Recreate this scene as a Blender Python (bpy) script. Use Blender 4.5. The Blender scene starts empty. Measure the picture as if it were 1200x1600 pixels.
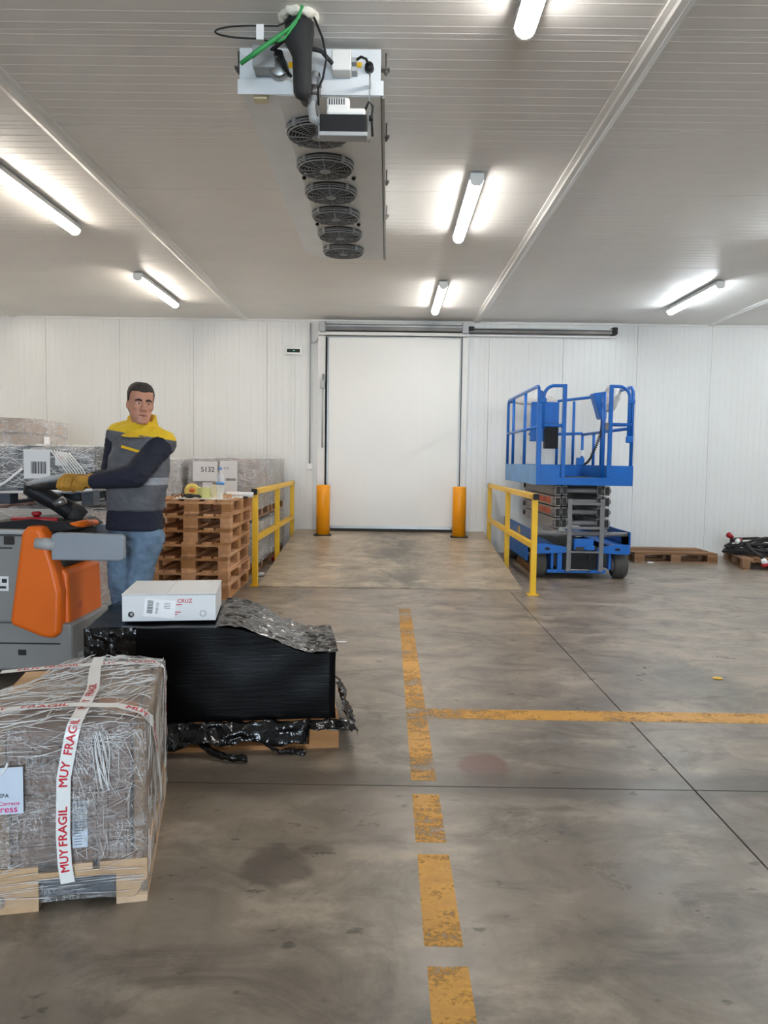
import bpy, math, random
from mathutils import Matrix, Vector, noise
from math import sin, cos, pi, radians as R_, sqrt

# ---------------------------------------------------------------- camera, world, exposure
SC = bpy.context.scene
COL = SC.collection
cam_d = bpy.data.cameras.new('camera')
cam = bpy.data.objects.new('camera', cam_d); COL.objects.link(cam)
cam_d.sensor_fit = 'VERTICAL'; cam_d.sensor_height = 36.0; cam_d.lens = 36.0 * 1202 / 1600
cam_d.clip_start = 0.05; cam_d.clip_end = 200
cam.matrix_world = (Matrix.Translation((0, 0, 1.43)) @ Matrix.Rotation(R_(0.2315), 4, 'Z')
                    @ Matrix.Rotation(R_(90 - 3.8588), 4, 'X') @ Matrix.Rotation(R_(0.8), 4, 'Z'))
SC.camera = cam
W = bpy.data.worlds.new('world'); SC.world = W; W.use_nodes = True
W.node_tree.nodes['Background'].inputs[0].default_value = (0.72, 0.86, 1.0, 1)
W.node_tree.nodes['Background'].inputs[1].default_value = 13.0
SC.view_settings.view_transform = 'Standard'; SC.view_settings.look = 'None'
SC.view_settings.gamma = 1.0; SC.view_settings.use_curve_mapping = False
SC.view_settings.exposure = 0.72
SC.cycles.transparent_max_bounces = 16
LAMP = 30.0          # glow of the tube diffusers
CEIL = 3.59; BACK = 12.1; LEFT = -7.6; RIGHT = 8.0; FRONT = -9.0
# daylight enters through the open dock door behind the camera (a light portal marks the opening)
pd = bpy.data.lights.new('dock_daylight', 'AREA'); pd.shape = 'RECTANGLE'; pd.size = 4.4; pd.size_y = 3.0
pd.cycles.is_portal = True
po = bpy.data.objects.new('dock_daylight', pd); COL.objects.link(po)
po.location = (0.0, FRONT - 0.02, 1.5); po.rotation_euler = (R_(90), 0, 0)

rnd = random.Random(7)

# ---------------------------------------------------------------- helpers
def tag(o, label=None, cat=None, group=None, kind=None):
    if label: o['label'] = label
    if cat: o['category'] = cat
    if group: o['group'] = group
    if kind: o['kind'] = kind
    return o

def thing(name, label, cat, loc=(0, 0, 0), rz=0.0, group=None):
    o = bpy.data.objects.new(name, None); COL.objects.link(o)
    o.location = loc; o.rotation_euler = (0, 0, R_(rz)); o.empty_display_size = 0.1
    return tag(o, label, cat, group)

def link(name, me, parent=None, loc=None, rz=0, label=None):
    o = bpy.data.objects.new(name, me); COL.objects.link(o)
    if parent: o.parent = parent
    if loc is not None: o.location = loc
    if rz: o.rotation_euler = (0, 0, R_(rz))
    if label: o['label'] = label
    return o

def copy_tree(o, parent=None):
    c = o.copy(); COL.objects.link(c)
    if parent: c.parent = parent
    for ch in list(o.children): copy_tree(ch, c)
    return c

class B:
    def __init__(s): s.v = []; s.f = []
    def add(s, vs, fs, M=None):
        o = len(s.v)
        s.v += [tuple(M @ Vector(p)) if M else tuple(p) for p in vs]
        s.f += [[i + o for i in f] for f in fs]
        return s
    def box(s, x0, x1, y0, y1, z0, z1, M=None):
        return s.add([(x0,y0,z0),(x1,y0,z0),(x1,y1,z0),(x0,y1,z0),(x0,y0,z1),(x1,y0,z1),(x1,y1,z1),(x0,y1,z1)],
              [(0,3,2,1),(4,5,6,7),(0,1,5,4),(1,2,6,5),(2,3,7,6),(3,0,4,7)], M)
    def bar(s, a, b, w, h=None, up=(0, 0, 1)):
        a, b = Vector(a), Vector(b); d = (b - a); L = d.length; d.normalize()
        u = Vector(up)
        if abs(d.dot(u)) > 0.98: u = Vector((0, 1, 0))
        r = d.cross(u).normalized(); u = r.cross(d).normalized(); h = w if h is None else h
        M = Matrix((( r.x, d.x, u.x, a.x), (r.y, d.y, u.y, a.y), (r.z, d.z, u.z, a.z), (0, 0, 0, 1)))
        return s.box(-w/2, w/2, 0, L, -h/2, h/2, M)
    def loft(s, rings, cap=True, closed=False):
        o = len(s.v); n = len(rings[0]); m = len(rings)
        for r in rings: s.v += [tuple(p) for p in r]
        for i in range(m if closed else m - 1):
            for j in range(n):
                a = o + i*n + j; b = o + i*n + (j+1) % n; i2 = (i+1) % m
                s.f.append([a, b, o + i2*n + (j+1) % n, o + i2*n + j])
        if cap and not closed:
            s.f.append([o + j for j in range(n)][::-1]); s.f.append([o + (m-1)*n + j for j in range(n)])
        return s
    def tube(s, pts, r, n=8, closed=False, sq=(1, 1)):
        P = [Vector(p) for p in pts]; m = len(P); rr = r if isinstance(r, (list, tuple)) else [r]*m
        rings = []; prev = None
        for i in range(m):
            if closed: d = P[(i+1) % m] - P[i-1]
            else: d = P[min(i+1, m-1)] - P[max(i-1, 0)]
            d.normalize()
            if prev is None:
                u = Vector((0, 0, 1)) if abs(d.z) < 0.9 else Vector((0, 1, 0))
                u = (u - d*u.dot(d)).normalized()
            else:
                u = (prev - d*prev.dot(d)).normalized()
            prev = u; w = d.cross(u)
            rings.append([P[i] + (u*cos(2*pi*k/n)*sq[0] + w*sin(2*pi*k/n)*sq[1])*rr[i] for k in range(n)])
        return s.loft(rings, True, closed)
    def cyl(s, a, b, r, n=14): return s.tube([a, b], r, n)
    def lathe(s, prof, n=20, M=None):
        o = len(s.v); b = B()
        b.loft([[(r*cos(2*pi*k/n), r*sin(2*pi*k/n), z) for k in range(n)] for r, z in prof], True)
        return s.add(b.v, b.f, M)
    def prism(s, poly, h0, h1, axis='y'):
        f = {'y': lambda a, b, h: (a, h, b), 'x': lambda a, b, h: (h, a, b), 'z': lambda a, b, h: (a, b, h)}[axis]
        return s.loft([[f(a, b, h0) for a, b in poly], [f(a, b, h1) for a, b in poly]])
    def ell(s, c, r, nu=14, nv=9, M=None):
        r = (r, r, r) if not isinstance(r, (list, tuple)) else r
        b = B(); rings = []
        for j in range(1, nv):
            t = pi*j/nv
            rings.append([(r[0]*sin(t)*cos(2*pi*i/nu), r[1]*sin(t)*sin(2*pi*i/nu), -r[2]*cos(t)) for i in range(nu)])
        b.loft(rings, False)
        b.v += [(0, 0, -r[2]), (0, 0, r[2])]; k = len(b.v)
        for i in range(nu):
            b.f.append([k-2, (i+1) % nu, i]); b.f.append([k-1, (nv-2)*nu + i, (nv-2)*nu + (i+1) % nu])
        T = Matrix.Translation(c) @ (M if M else Matrix())
        return s.add(b.v, b.f, T)
    def caps(s, pts, rads, n=12):
        for i, p in enumerate(pts):
            s.ell(p, rads[i], n, 8)
            if i: s.tube([pts[i-1], p], [rads[i-1], rads[i]], n)
        return s
    def mesh(s, name, mat, smooth=False, rel=None):
        me = bpy.data.meshes.new(name)
        v = s.v if rel is None else [(a-rel[0], b-rel[1], c-rel[2]) for a, b, c in s.v]
        me.from_pydata(v, [], s.f)
        for m in (mat if isinstance(mat, (list, tuple)) else [mat]): me.materials.append(m)
        if smooth: me.polygons.foreach_set('use_smooth', [True]*len(me.polygons))
        me.update(); return me
    def build(s, name, mat, parent=None, smooth=False, bevel=0, seg=2, rel=None, label=None, loc=None, rz=0):
        o = link(name, s.mesh(name, mat, smooth, rel), parent, loc, rz, label)
        if bevel:
            m = o.modifiers.new('bevel', 'BEVEL'); m.width = bevel; m.segments = seg
            m.limit_method = 'ANGLE'; m.angle_limit = R_(35)
        if smooth == 'auto' or (bevel and not smooth):
            pass
        return o

def arc(c, r, a0, a1, n, axes):       # arc points in the plane of two axis vectors
    u, w = Vector(axes[0]), Vector(axes[1]); c = Vector(c)
    return [tuple(c + u*r*cos(R_(a0 + (a1-a0)*i/n)) + w*r*sin(R_(a0 + (a1-a0)*i/n))) for i in range(n+1)]

def remesh(b, voxel, it=4, name='body'):
    me = b.mesh('temp', None); me.materials.clear()
    o = bpy.data.objects.new('temp', me); COL.objects.link(o)
    m = o.modifiers.new('r', 'REMESH'); m.mode = 'VOXEL'; m.voxel_size = voxel; m.use_smooth_shade = True
    if it:
        m = o.modifiers.new('s', 'SMOOTH'); m.factor = 0.5; m.iterations = it
    dg = bpy.context.evaluated_depsgraph_get(); dg.update()
    out = bpy.data.meshes.new_from_object(o.evaluated_get(dg))
    bpy.data.objects.remove(o); out.name = name
    out.polygons.foreach_set('use_smooth', [True]*len(out.polygons))
    return out

_tc = {}
def text_geo(body, bold=0.0):
    k = (body, bold)
    if k not in _tc:
        cu = bpy.data.curves.new('t', 'FONT'); cu.body = body; cu.size = 1.0; cu.offset = bold; cu.resolution_u = 3
        cu.align_x = 'CENTER'; cu.align_y = 'CENTER'
        o = bpy.data.objects.new('t', cu); COL.objects.link(o)
        dg = bpy.context.evaluated_depsgraph_get(); dg.update()
        me = bpy.data.meshes.new_from_object(o.evaluated_get(dg))
        _tc[k] = ([tuple(v.co) for v in me.vertices], [list(p.vertices) for p in me.polygons])
        bpy.data.objects.remove(o)
    return _tc[k]

def text(b, body, size, fn, bold=0.0, sx=1.0):    # fn maps flat (x, y) of the lettering to 3D
    v, f = text_geo(body, bold)
    return b.add([fn(p[0]*size*sx, p[1]*size) for p in v], f)

# ---------------------------------------------------------------- materials
def nodes(name):
    m = bpy.data.materials.new(name); m.use_nodes = True
    nt = m.node_tree; return m, nt, nt.nodes['Principled BSDF']

def N(nt, t, **k):
    n = nt.nodes.new('ShaderNode' + t)
    for a, v in k.items():
        if a.startswith('i_'): n.inputs[a[2:].replace('_', ' ')].default_value = v
        else: setattr(n, a, v)
    return n

def L(nt, a, b): nt.links.new(a, b)

def noise_tex(nt, scale=5, detail=4, rough=0.55, stretch=None, rot=None, dist=0.0, coord='Object'):
    tc = N(nt, 'TexCoord'); src = tc.outputs[coord]
    if stretch or rot:
        mp = N(nt, 'Mapping'); mp.inputs['Scale'].default_value = stretch or (1, 1, 1)
        mp.inputs['Rotation'].default_value = rot or (0, 0, 0); L(nt, src, mp.inputs[0]); src = mp.outputs[0]
    n = N(nt, 'TexNoise'); n.inputs['Scale'].default_value = scale; n.inputs['Detail'].default_value = detail
    n.inputs['Roughness'].default_value = rough; n.inputs['Distortion'].default_value = dist
    L(nt, src, n.inputs['Vector']); return n.outputs['Fac']

def ramp(nt, fac, stops):
    r = N(nt, 'ValToRGB'); e = r.color_ramp.elements
    e[0].position, e[0].color = stops[0][0], (*stops[0][1], 1); e[1].position, e[1].color = stops[-1][0], (*stops[-1][1], 1)
    for p, c in stops[1:-1]:
        x = e.new(p); x.color = (*c, 1)
    L(nt, fac, r.inputs[0]); return r.outputs[0]

def mapr(nt, v, a, b, c=0.0, d=1.0):
    m = N(nt, 'MapRange'); m.inputs[1].default_value = a; m.inputs[2].default_value = b
    m.inputs[3].default_value = c; m.inputs[4].default_value = d; m.clamp = True
    L(nt, v, m.inputs[0]); return m.outputs[0]

def mth(nt, op, a, b=None):
    m = N(nt, 'Math', operation=op)
    for i, x in enumerate((a, b)):
        if x is None: continue
        if isinstance(x, (int, float)): m.inputs[i].default_value = x
        else: L(nt, x, m.inputs[i])
    return m.outputs[0]

def mixc(nt, fac, a, b, mode='MIX'):
    m = N(nt, 'Mix', data_type='RGBA', blend_type=mode)
    for i, x in ((0, fac), (6, a), (7, b)):
        if isinstance(x, (int, float)): m.inputs[i].default_value = x
        elif isinstance(x, tuple): m.inputs[i].default_value = (*x, 1)
        else: L(nt, x, m.inputs[i])
    return m.outputs[2]

def bump(nt, bs, h, strength=0.2, dist=0.01):
    b = N(nt, 'Bump'); b.inputs['Strength'].default_value = strength; b.inputs['Distance'].default_value = dist
    L(nt, h, b.inputs['Height']); L(nt, b.outputs[0], bs.inputs['Normal']); return b.outputs[0]

def pm(name, col, rough=0.5, metal=0.0, var=0.1, scale=6, bmp=0.0, bscale=40, stretch=None, spec=0.5, rnd_tone=0.0, coat=0.0, detail=4):
    m, nt, bs = nodes(name)
    f = noise_tex(nt, scale, detail, stretch=stretch)
    lo = tuple(max(0, c*(1-var)) for c in col); hi = tuple(min(1, c*(1+var)) for c in col)
    c = ramp(nt, f, [(0.3, lo), (0.7, hi)])
    if rnd_tone:
        oi = N(nt, 'ObjectInfo'); k = mapr(nt, oi.outputs['Random'], 0, 1, 1-rnd_tone, 1+rnd_tone)
        h = N(nt, 'HueSaturation'); L(nt, k, h.inputs['Value']); L(nt, c, h.inputs['Color'])
        L(nt, mapr(nt, oi.outputs['Random'], 0, 1, 1.08, 0.85), h.inputs['Saturation']); c = h.outputs[0]
    L(nt, c, bs.inputs['Base Color'])
    bs.inputs['Roughness'].default_value = rough; bs.inputs['Metallic'].default_value = metal
    bs.inputs['Specular IOR Level'].default_value = spec; bs.inputs['Coat Weight'].default_value = coat
    if bmp: bump(nt, bs, noise_tex(nt, bscale, 4, stretch=stretch), bmp, 0.004)
    return m

def srgb(*c): return tuple((x/255/12.92 if x < 10 else ((x/255+0.055)/1.055)**2.4) for x in c)

def film(name, haze=0.14, tint=(1, 1, 1), streak=0.5, rot=0.5, wr=1.0, sc=1.0, lines=0.8):
    """clear stretch film: see-through, glossy, whitened where it is creased or doubled, its sparkle painted in as white"""
    m = bpy.data.materials.new(name); m.use_nodes = True; nt = m.node_tree; nt.nodes.clear()
    out = N(nt, 'OutputMaterial')
    n1 = noise_tex(nt, 7*sc, 5, 0.6, (1, 1, 7), (rot, rot*0.7, 0.3), 0.4)
    n2 = noise_tex(nt, 7*sc, 5, 0.6, (7, 7, 1), (-rot*0.5, 0.25, 0.2), 0.5)
    n3 = noise_tex(nt, 18*sc, 4, 0.6)
    big = noise_tex(nt, 3.2*sc, 3, 0.5)
    h = mth(nt, 'ADD', mth(nt, 'ADD', n1, n2), n3)
    bp = N(nt, 'Bump'); bp.inputs['Strength'].default_value = wr; bp.inputs['Distance'].default_value = 0.03
    L(nt, h, bp.inputs['Height'])
    tr = N(nt, 'BsdfTransparent'); tr.inputs[0].default_value = (*[0.98*c for c in tint], 1)
    gl = N(nt, 'BsdfGlossy'); gl.inputs['Roughness'].default_value = 0.16; gl.inputs[0].default_value = (1, 1, 1, 1)
    df = N(nt, 'BsdfDiffuse'); df.inputs[0].default_value = (*[0.93*c for c in tint], 1)
    L(nt, bp.outputs[0], gl.inputs['Normal'])
    fr = N(nt, 'Fresnel'); fr.inputs[0].default_value = 1.45; L(nt, bp.outputs[0], fr.inputs['Normal'])
    def crease(n, w): return mapr(nt, mth(nt, 'ABSOLUTE', mth(nt, 'SUBTRACT', n, 0.5)), 0.0, w, 1, 0)
    g1 = mapr(nt, big, 0.42, 0.60, 0.15, 1)
    c1 = mth(nt, 'MAXIMUM', crease(n1, 0.018), crease(n2, 0.018))
    c1 = mth(nt, 'MAXIMUM', c1, mth(nt, 'MULTIPLY', crease(n3, 0.014), 0.8))
    c1 = mth(nt, 'MULTIPLY', mth(nt, 'MULTIPLY', c1, g1), lines)  # white lines painted where lamps would sparkle on the folds
    s = mth(nt, 'MAXIMUM', mapr(nt, n1, 0.56, 0.72, 0, streak), mapr(nt, n2, 0.58, 0.72, 0, streak*0.8))
    s = mth(nt, 'ADD', mth(nt, 'MAXIMUM', s, c1), haze)
    m1 = N(nt, 'MixShader'); L(nt, s, m1.inputs[0]); L(nt, tr.outputs[0], m1.inputs[1]); L(nt, df.outputs[0], m1.inputs[2])
    m2 = N(nt, 'MixShader'); L(nt, mapr(nt, fr.outputs[0], 0, 1, 0.04, 0.9), m2.inputs[0]); L(nt, m1.outputs[0], m2.inputs[1]); L(nt, gl.outputs[0], m2.inputs[2])
    L(nt, m2.outputs[0], out.inputs[0]); return m

def emit(name, col, s):
    m, nt, bs = nodes(name)
    bs.inputs['Base Color'].default_value = (*col, 1)
    bs.inputs['Emission Color'].default_value = (*col, 1); bs.inputs['Emission Strength'].default_value = s
    return m

def concrete(name, lo, hi, stains=True):
    m, nt, bs = nodes(name)
    tc = N(nt, 'TexCoord'); P = tc.outputs['Object']
    big = noise_tex(nt, 0.55, 6, 0.6, dist=0.3); med = noise_tex(nt, 2.4, 8, 0.68, (0.8, 1.2, 1)); fine = noise_tex(nt, 45, 4, 0.6)
    scr = noise_tex(nt, 2.6, 8, 0.72, (0.8, 1.25, 1), (0, 0, 0.25), 0.9)
    scr2 = noise_tex(nt, 3, 8, 0.7, (1.6, 0.6, 1), (0, 0, 0.5), 0.8)
    spots = noise_tex(nt, 14, 3, 0.5, (0.6, 1, 1))
    f = mth(nt, 'ADD', mth(nt, 'MULTIPLY', big, 0.5), mth(nt, 'MULTIPLY', med, 0.5))
    c = ramp(nt, f, [(0.34, lo), (0.66, hi)])
    c = mixc(nt, mapr(nt, scr, 0.47, 0.74, 0, 0.8), c, tuple(x*0.42 for x in lo))
    c = mixc(nt, mapr(nt, scr2, 0.54, 0.80, 0, 0.5), c, tuple(x*0.45 for x in lo))
    c = mixc(nt, mapr(nt, med, 0.53, 0.70, 0, 0.5), c, tuple(min(1, x*1.35) for x in hi))
    c = mixc(nt, mapr(nt, spots, 0.665, 0.72, 0, 0.7), c, tuple(x*0.4 for x in lo))
    if stains:
        sep = N(nt, 'SeparateXYZ'); L(nt, P, sep.inputs[0]); X, Y = sep.outputs[0], sep.outputs[1]
        wob = noise_tex(nt, 5, 5, 0.6); wob2 = noise_tex(nt, 1.3, 5, 0.6)
        def blob(cx, cy, rx, ry, amp=0.9, edge=0.25):
            dx = mth(nt, 'DIVIDE', mth(nt, 'SUBTRACT', X, cx), rx); dy = mth(nt, 'DIVIDE', mth(nt, 'SUBTRACT', Y, cy), ry)
            d = mth(nt, 'SQRT', mth(nt, 'ADD', mth(nt, 'MULTIPLY', dx, dx), mth(nt, 'MULTIPLY', dy, dy)))
            d = mth(nt, 'ADD', d, mth(nt, 'MULTIPLY', mth(nt, 'SUBTRACT', wob, 0.5), amp))
            return mapr(nt, d, 1.0, 1.0 - edge, 0, 1)
        def st(c, mask, k, col): return mixc(nt, mth(nt, 'MULTIPLY', mask, k), c, col)
        c = st(c, blob(0.47, 3.52, 0.13, 0.22), 0.85, srgb(112, 74, 62))
        c = st(c, blob(-0.36, 2.62, 0.13, 0.17, 1.6), 0.55, srgb(66, 58, 50))
        c = st(c, blob(-0.25, 2.73, 0.10, 0.05, 1.6), 0.5, srgb(66, 58, 50))
        c = st(c, blob(2.1, 5.0, 0.32, 0.75, 1.8, 0.8), 0.45, srgb(72, 78, 72))
        c = st(c, blob(1.0, 2.95, 0.42, 0.10, 1.8, 0.7), 0.4, srgb(80, 72, 64))
        c = st(c, blob(0.75, 3.95, 0.35, 0.07, 1.8, 0.6), 0.35, srgb(84, 78, 72))
        # dark band of dirt along the cross joint
        d = mth(nt, 'ABSOLUTE', mth(nt, 'SUBTRACT', mth(nt, 'ADD', Y, mth(nt, 'MULTIPLY', wob2, 0.35)), 3.50))
        c = st(c, mapr(nt, d, 0.20, 0.08, 0, 1), 0.75, srgb(88, 78, 68))
    L(nt, c, bs.inputs['Base Color'])
    L(nt, mapr(nt, mth(nt, 'ADD', med, scr), 0.7, 1.3, 0.25, 0.46), bs.inputs['Roughness'])
    bs.inputs['Specular IOR Level'].default_value = 0.6
    bump(nt, bs, mth(nt, 'ADD', mth(nt, 'MULTIPLY', fine, 0.6), mth(nt, 'MULTIPLY', scr, 0.9)), 0.10, 0.004)
    return m

def ramp_mat():
    m = concrete('ramp_concrete', srgb(146, 131, 111), srgb(200, 184, 160), False); nt = m.node_tree; bs = nt.nodes['Principled BSDF']
    src = bs.inputs['Base Color'].links[0].from_socket
    tc = N(nt, 'TexCoord'); sep = N(nt, 'SeparateXYZ'); L(nt, tc.outputs['Object'], sep.inputs[0])
    w = noise_tex(nt, 2.2, 7, 0.7, (1, 0.7, 1))
    d = mth(nt, 'ABSOLUTE', mth(nt, 'SUBTRACT', sep.outputs[0], 0.12))
    k = mth(nt, 'MULTIPLY', mapr(nt, d, 0.75, 0.1, 0, 1), mapr(nt, w, 0.42, 0.58, 0.15, 0.9))
    L(nt, mixc(nt, k, src, srgb(84, 77, 68)), bs.inputs['Base Color']); return m

def paint_mat():
    m = bpy.data.materials.new('worn_yellow_floor_paint'); m.use_nodes = True; nt = m.node_tree
    bs = nt.nodes['Principled BSDF']; out = nt.nodes['Material Output']
    w1 = noise_tex(nt, 9, 7, 0.7, (1, 1.5, 1)); w2 = noise_tex(nt, 60, 4, 0.65); w3 = noise_tex(nt, 2.2, 3, 0.5, (0.4, 1, 1))
    c = ramp(nt, w1, [(0.3, srgb(196, 138, 40)), (0.7, srgb(232, 172, 60))]); L(nt, c, bs.inputs['Base Color'])
    bs.inputs['Roughness'].default_value = 0.45
    v = mth(nt, 'ADD', mth(nt, 'ADD', mth(nt, 'MULTIPLY', w1, 0.5), mth(nt, 'MULTIPLY', w2, 0.3)), mth(nt, 'MULTIPLY', w3, 0.45))
    k = mapr(nt, v, 0.60, 0.72, 1, 0)
    sep = N(nt, 'SeparateXYZ'); tc = N(nt, 'TexCoord'); L(nt, tc.outputs['Object'], sep.inputs[0])
    k = mth(nt, 'MULTIPLY', k, mapr(nt, mth(nt, 'ADD', sep.outputs[1], mth(nt, 'MULTIPLY', w3, 1.5)), 6.4, 8.6, 1, 0.05))
    tr = N(nt, 'BsdfTransparent'); mx = N(nt, 'MixShader')
    L(nt, k, mx.inputs[0]); L(nt, tr.outputs[0], mx.inputs[1]); L(nt, bs.outputs[0], mx.inputs[2]); L(nt, mx.outputs[0], out.inputs[0])
    return m

M = {}
M['wall'] = pm('white_wall_sheet', srgb(226, 225, 221), 0.32, 0, 0.02, 1.5)
M['ceil'] = pm('white_ceiling_sheet', srgb(232, 229, 224), 0.42, 0, 0.025, 1.2)
M['trim'] = pm('white_trim', srgb(226, 224, 219), 0.4, 0, 0.03)
M['door'] = pm('white_door_leaf', srgb(230, 228, 222), 0.38, 0, 0.02, 1.0)
M['floor'] = concrete('floor_concrete', srgb(104, 93, 81), srgb(170, 156, 139))
M['ramp'] = ramp_mat()
M['dark'] = pm('dark_gap', (0.02, 0.018, 0.016), 0.9)
M['paint'] = paint_mat()
M['alu'] = pm('aluminium', srgb(150, 150, 148), 0.38, 0.8, 0.06, 4)
M['alu_dark'] = pm('dark_aluminium', srgb(112, 108, 104), 0.42, 0.7, 0.1, 4)
M['black'] = pm('black_plastic', (0.014, 0.014, 0.015), 0.5, 0, 0.2, spec=0.25)
M['rubber'] = pm('dark_rubber', (0.028, 0.026, 0.024), 0.8, 0, 0.2, 20, 0.2)
M['white'] = pm('white_plastic', srgb(236, 235, 230), 0.4, 0, 0.02)
M['greyp'] = pm('grey_plastic', srgb(170, 172, 172), 0.45, 0, 0.04)
M['cool'] = pm('cooler_sheet', srgb(222, 226, 228), 0.42, 0.0, 0.03)
M['guard'] = pm('fan_guard_wire', srgb(140, 140, 139), 0.45, 0.0, 0.05)
M['fanblk'] = pm('fan_black', (0.04, 0.04, 0.042), 0.6)
M['green'] = pm('green_cable', srgb(58, 158, 84), 0.45, 0, 0.15)
M['foam'] = pm('white_foam', srgb(232, 228, 214), 0.8, 0, 0.05, 20, 0.6, 60)
M['insul'] = pm('black_insulation', (0.022, 0.022, 0.023), 0.75, 0, 0.25, 10, 0.5, 30)
M['yellow'] = pm('yellow_rail_paint', srgb(240, 190, 20), 0.38, 0, 0.05, 5)
M['bollard'] = pm('orange_bollard_paint', srgb(250, 160, 8), 0.4, 0, 0.05, 5)
M['blue'] = pm('blue_lift_paint', srgb(20, 102, 188), 0.34, 0, 0.12, 5)
M['bluelt'] = pm('scuffed_blue_paint', srgb(84, 144, 204), 0.4, 0, 0.15, 4)
M['steelg'] = pm('grey_lift_steel', srgb(122, 121, 122), 0.42, 0.0, 0.12, 8)
M['steeld'] = pm('dark_lift_steel', srgb(58, 57, 58), 0.5, 0.3, 0.15, 8)
M['armside'] = pm('scissor_arm_paint', srgb(150, 145, 142), 0.42, 0.0, 0.1, 5)
M['orange_st'] = pm('orange_sticker', srgb(214, 92, 52), 0.5)
M['tyre'] = pm('lift_tyre', srgb(72, 69, 65), 0.8, 0, 0.15, 8, 0.2)
M['wood'] = pm('pallet_wood', srgb(190, 140, 96), 0.75, 0, 0.25, 9, 0.3, 30, (1, 0.15, 1), 0.25, 0.28)
M['wood_old'] = pm('weathered_pallet_wood', srgb(140, 104, 74), 0.8, 0, 0.28, 9, 0.3, 30, (1, 0.15, 1), 0.2, 0.2)
M['wood_pale'] = pm('pale_pallet_wood', srgb(196, 164, 130), 0.75, 0, 0.18, 9, 0.3, 30, (1, 0.15, 1), 0.2, 0.12)
M['wood_blue'] = pm('blue_green_pallet_paint', srgb(66, 132, 140), 0.7, 0, 0.25, 9, 0.3, 30, (1, 0.15, 1), 0.2, 0.15)
M['wood_grey'] = pm('dark_blue_grey_wood', srgb(84, 90, 100), 0.7, 0, 0.25, 9, 0.3, 30, (1, 0.15, 1), 0.2, 0.15)
M['card'] = pm('brown_cardboard', srgb(208, 172, 134), 0.75, 0, 0.06, 3, 0.15, 60, None, 0.25, 0.06)
M['card_mauve'] = pm('dull_brown_cardboard', srgb(184, 154, 138), 0.75, 0, 0.06, 3, 0.15, 60, None, 0.25, 0.05)
M['card_grey'] = pm('grey_cardboard', srgb(196, 190, 184), 0.7, 0, 0.08, 3, 0.1, 60, None, 0.25, 0.06)
M['card_pink'] = pm('pinkish_cardboard', srgb(214, 176, 158), 0.7, 0, 0.08, 3, 0.1, 60, None, 0.25, 0.05)
M['card_white'] = pm('white_carton', srgb(236, 236, 236), 0.5, 0, 0.02, 3)
M['card_red'] = pm('red_brown_cardboard', srgb(150, 92, 70), 0.7, 0, 0.1, 3)
M['paper'] = pm('white_paper', srgb(236, 236, 236), 0.55, 0, 0.02)
M['paper_label'] = pm('label_paper', srgb(252, 252, 252), 0.35, 0, 0.0)
M['paper_blue'] = pm('pale_blue_paper', srgb(206, 218, 232), 0.55, 0, 0.02)
M['ink'] = pm('dark_ink', (0.03, 0.03, 0.035), 0.6)
M['ink_grey'] = pm('grey_ink', (0.2, 0.19, 0.2), 0.6)
M['ink_brown'] = pm('brown_ink', srgb(92, 66, 54), 0.7)
M['red'] = pm('red_print', srgb(206, 22, 44), 0.5, 0, 0.05)
M['magenta'] = pm('magenta_print', srgb(222, 30, 130), 0.5, 0, 0.05)
M['tape'] = pm('white_tape', srgb(238, 238, 236), 0.35, 0, 0.03)
M['film'] = film('clear_stretch_film', 0.07, (1, 1, 1), 0.4, 0.6, 0.9, 1.3, 0.95)
M['film_far'] = film('stretch_film_far', 0.22, (1, 1, 1), 0.6, 0.3, 1.0, 0.7, 0.9)
M['film_dark'] = film('stretch_film_grey', 0.14, (0.95, 0.96, 0.98), 0.6, 0.8, 1.0, 0.9, 0.95)
m_, nt_, bs_ = nodes('black_stretch_film')
bs_.inputs['Base Color'].default_value = (0.004, 0.004, 0.0045, 1); bs_.inputs['Roughness'].default_value = 0.22; bs_.inputs['Specular IOR Level'].default_value = 0.12
a_ = noise_tex(nt_, 6, 5, 0.6, (1, 1, 12), (0.06, 0.04, 0), 0.3); b_ = noise_tex(nt_, 24, 4, 0.6)
bump(nt_, bs_, mth(nt_, 'ADD', mth(nt_, 'MULTIPLY', a_, 1.0), mth(nt_, 'MULTIPLY', b_, 0.3)), 0.14, 0.008); M['blackfilm'] = m_
m_, nt_, bs_ = nodes('crumpled_black_film')
bs_.inputs['Base Color'].default_value = (0.004, 0.004, 0.0045, 1); bs_.inputs['Roughness'].default_value = 0.13; bs_.inputs['Specular IOR Level'].default_value = 0.5
b_ = noise_tex(nt_, 14, 3, 0.5, dist=0.8); bump(nt_, bs_, b_, 0.6, 0.02); M['blackcrumple'] = m_
M['orange'] = pm('orange_truck_paint', srgb(238, 110, 14), 0.42, 0, 0.04, 3)
M['tgrey'] = pm('truck_grey_paint', srgb(140, 140, 138), 0.5, 0, 0.06, 3)
M['tgreyl'] = pm('truck_light_grey', srgb(176, 178, 178), 0.5, 0, 0.04, 3)
M['padgrey'] = pm('side_guard_grey', srgb(150, 157, 166), 0.5, 0, 0.04, 3)
M['skin'] = pm('skin', srgb(196, 138, 112), 0.55, 0, 0.08, 14)
M['hair'] = pm('dark_hair', (0.03, 0.022, 0.018), 0.7, 0, 0.3, 40, 0.6, 120)
M['navy'] = pm('navy_jersey', srgb(30, 32, 48), 0.85, 0, 0.15, 12, 0.3, 40)
M['jeans'] = pm('blue_denim', srgb(100, 122, 144), 0.85, 0, 0.45, 7, 0.3, 30)
M['glove'] = pm('tan_leather_glove', srgb(176, 128, 44), 0.7, 0, 0.2, 14, 0.3)
M['shoe'] = pm('black_shoe', (0.03, 0.028, 0.026), 0.6)
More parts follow.
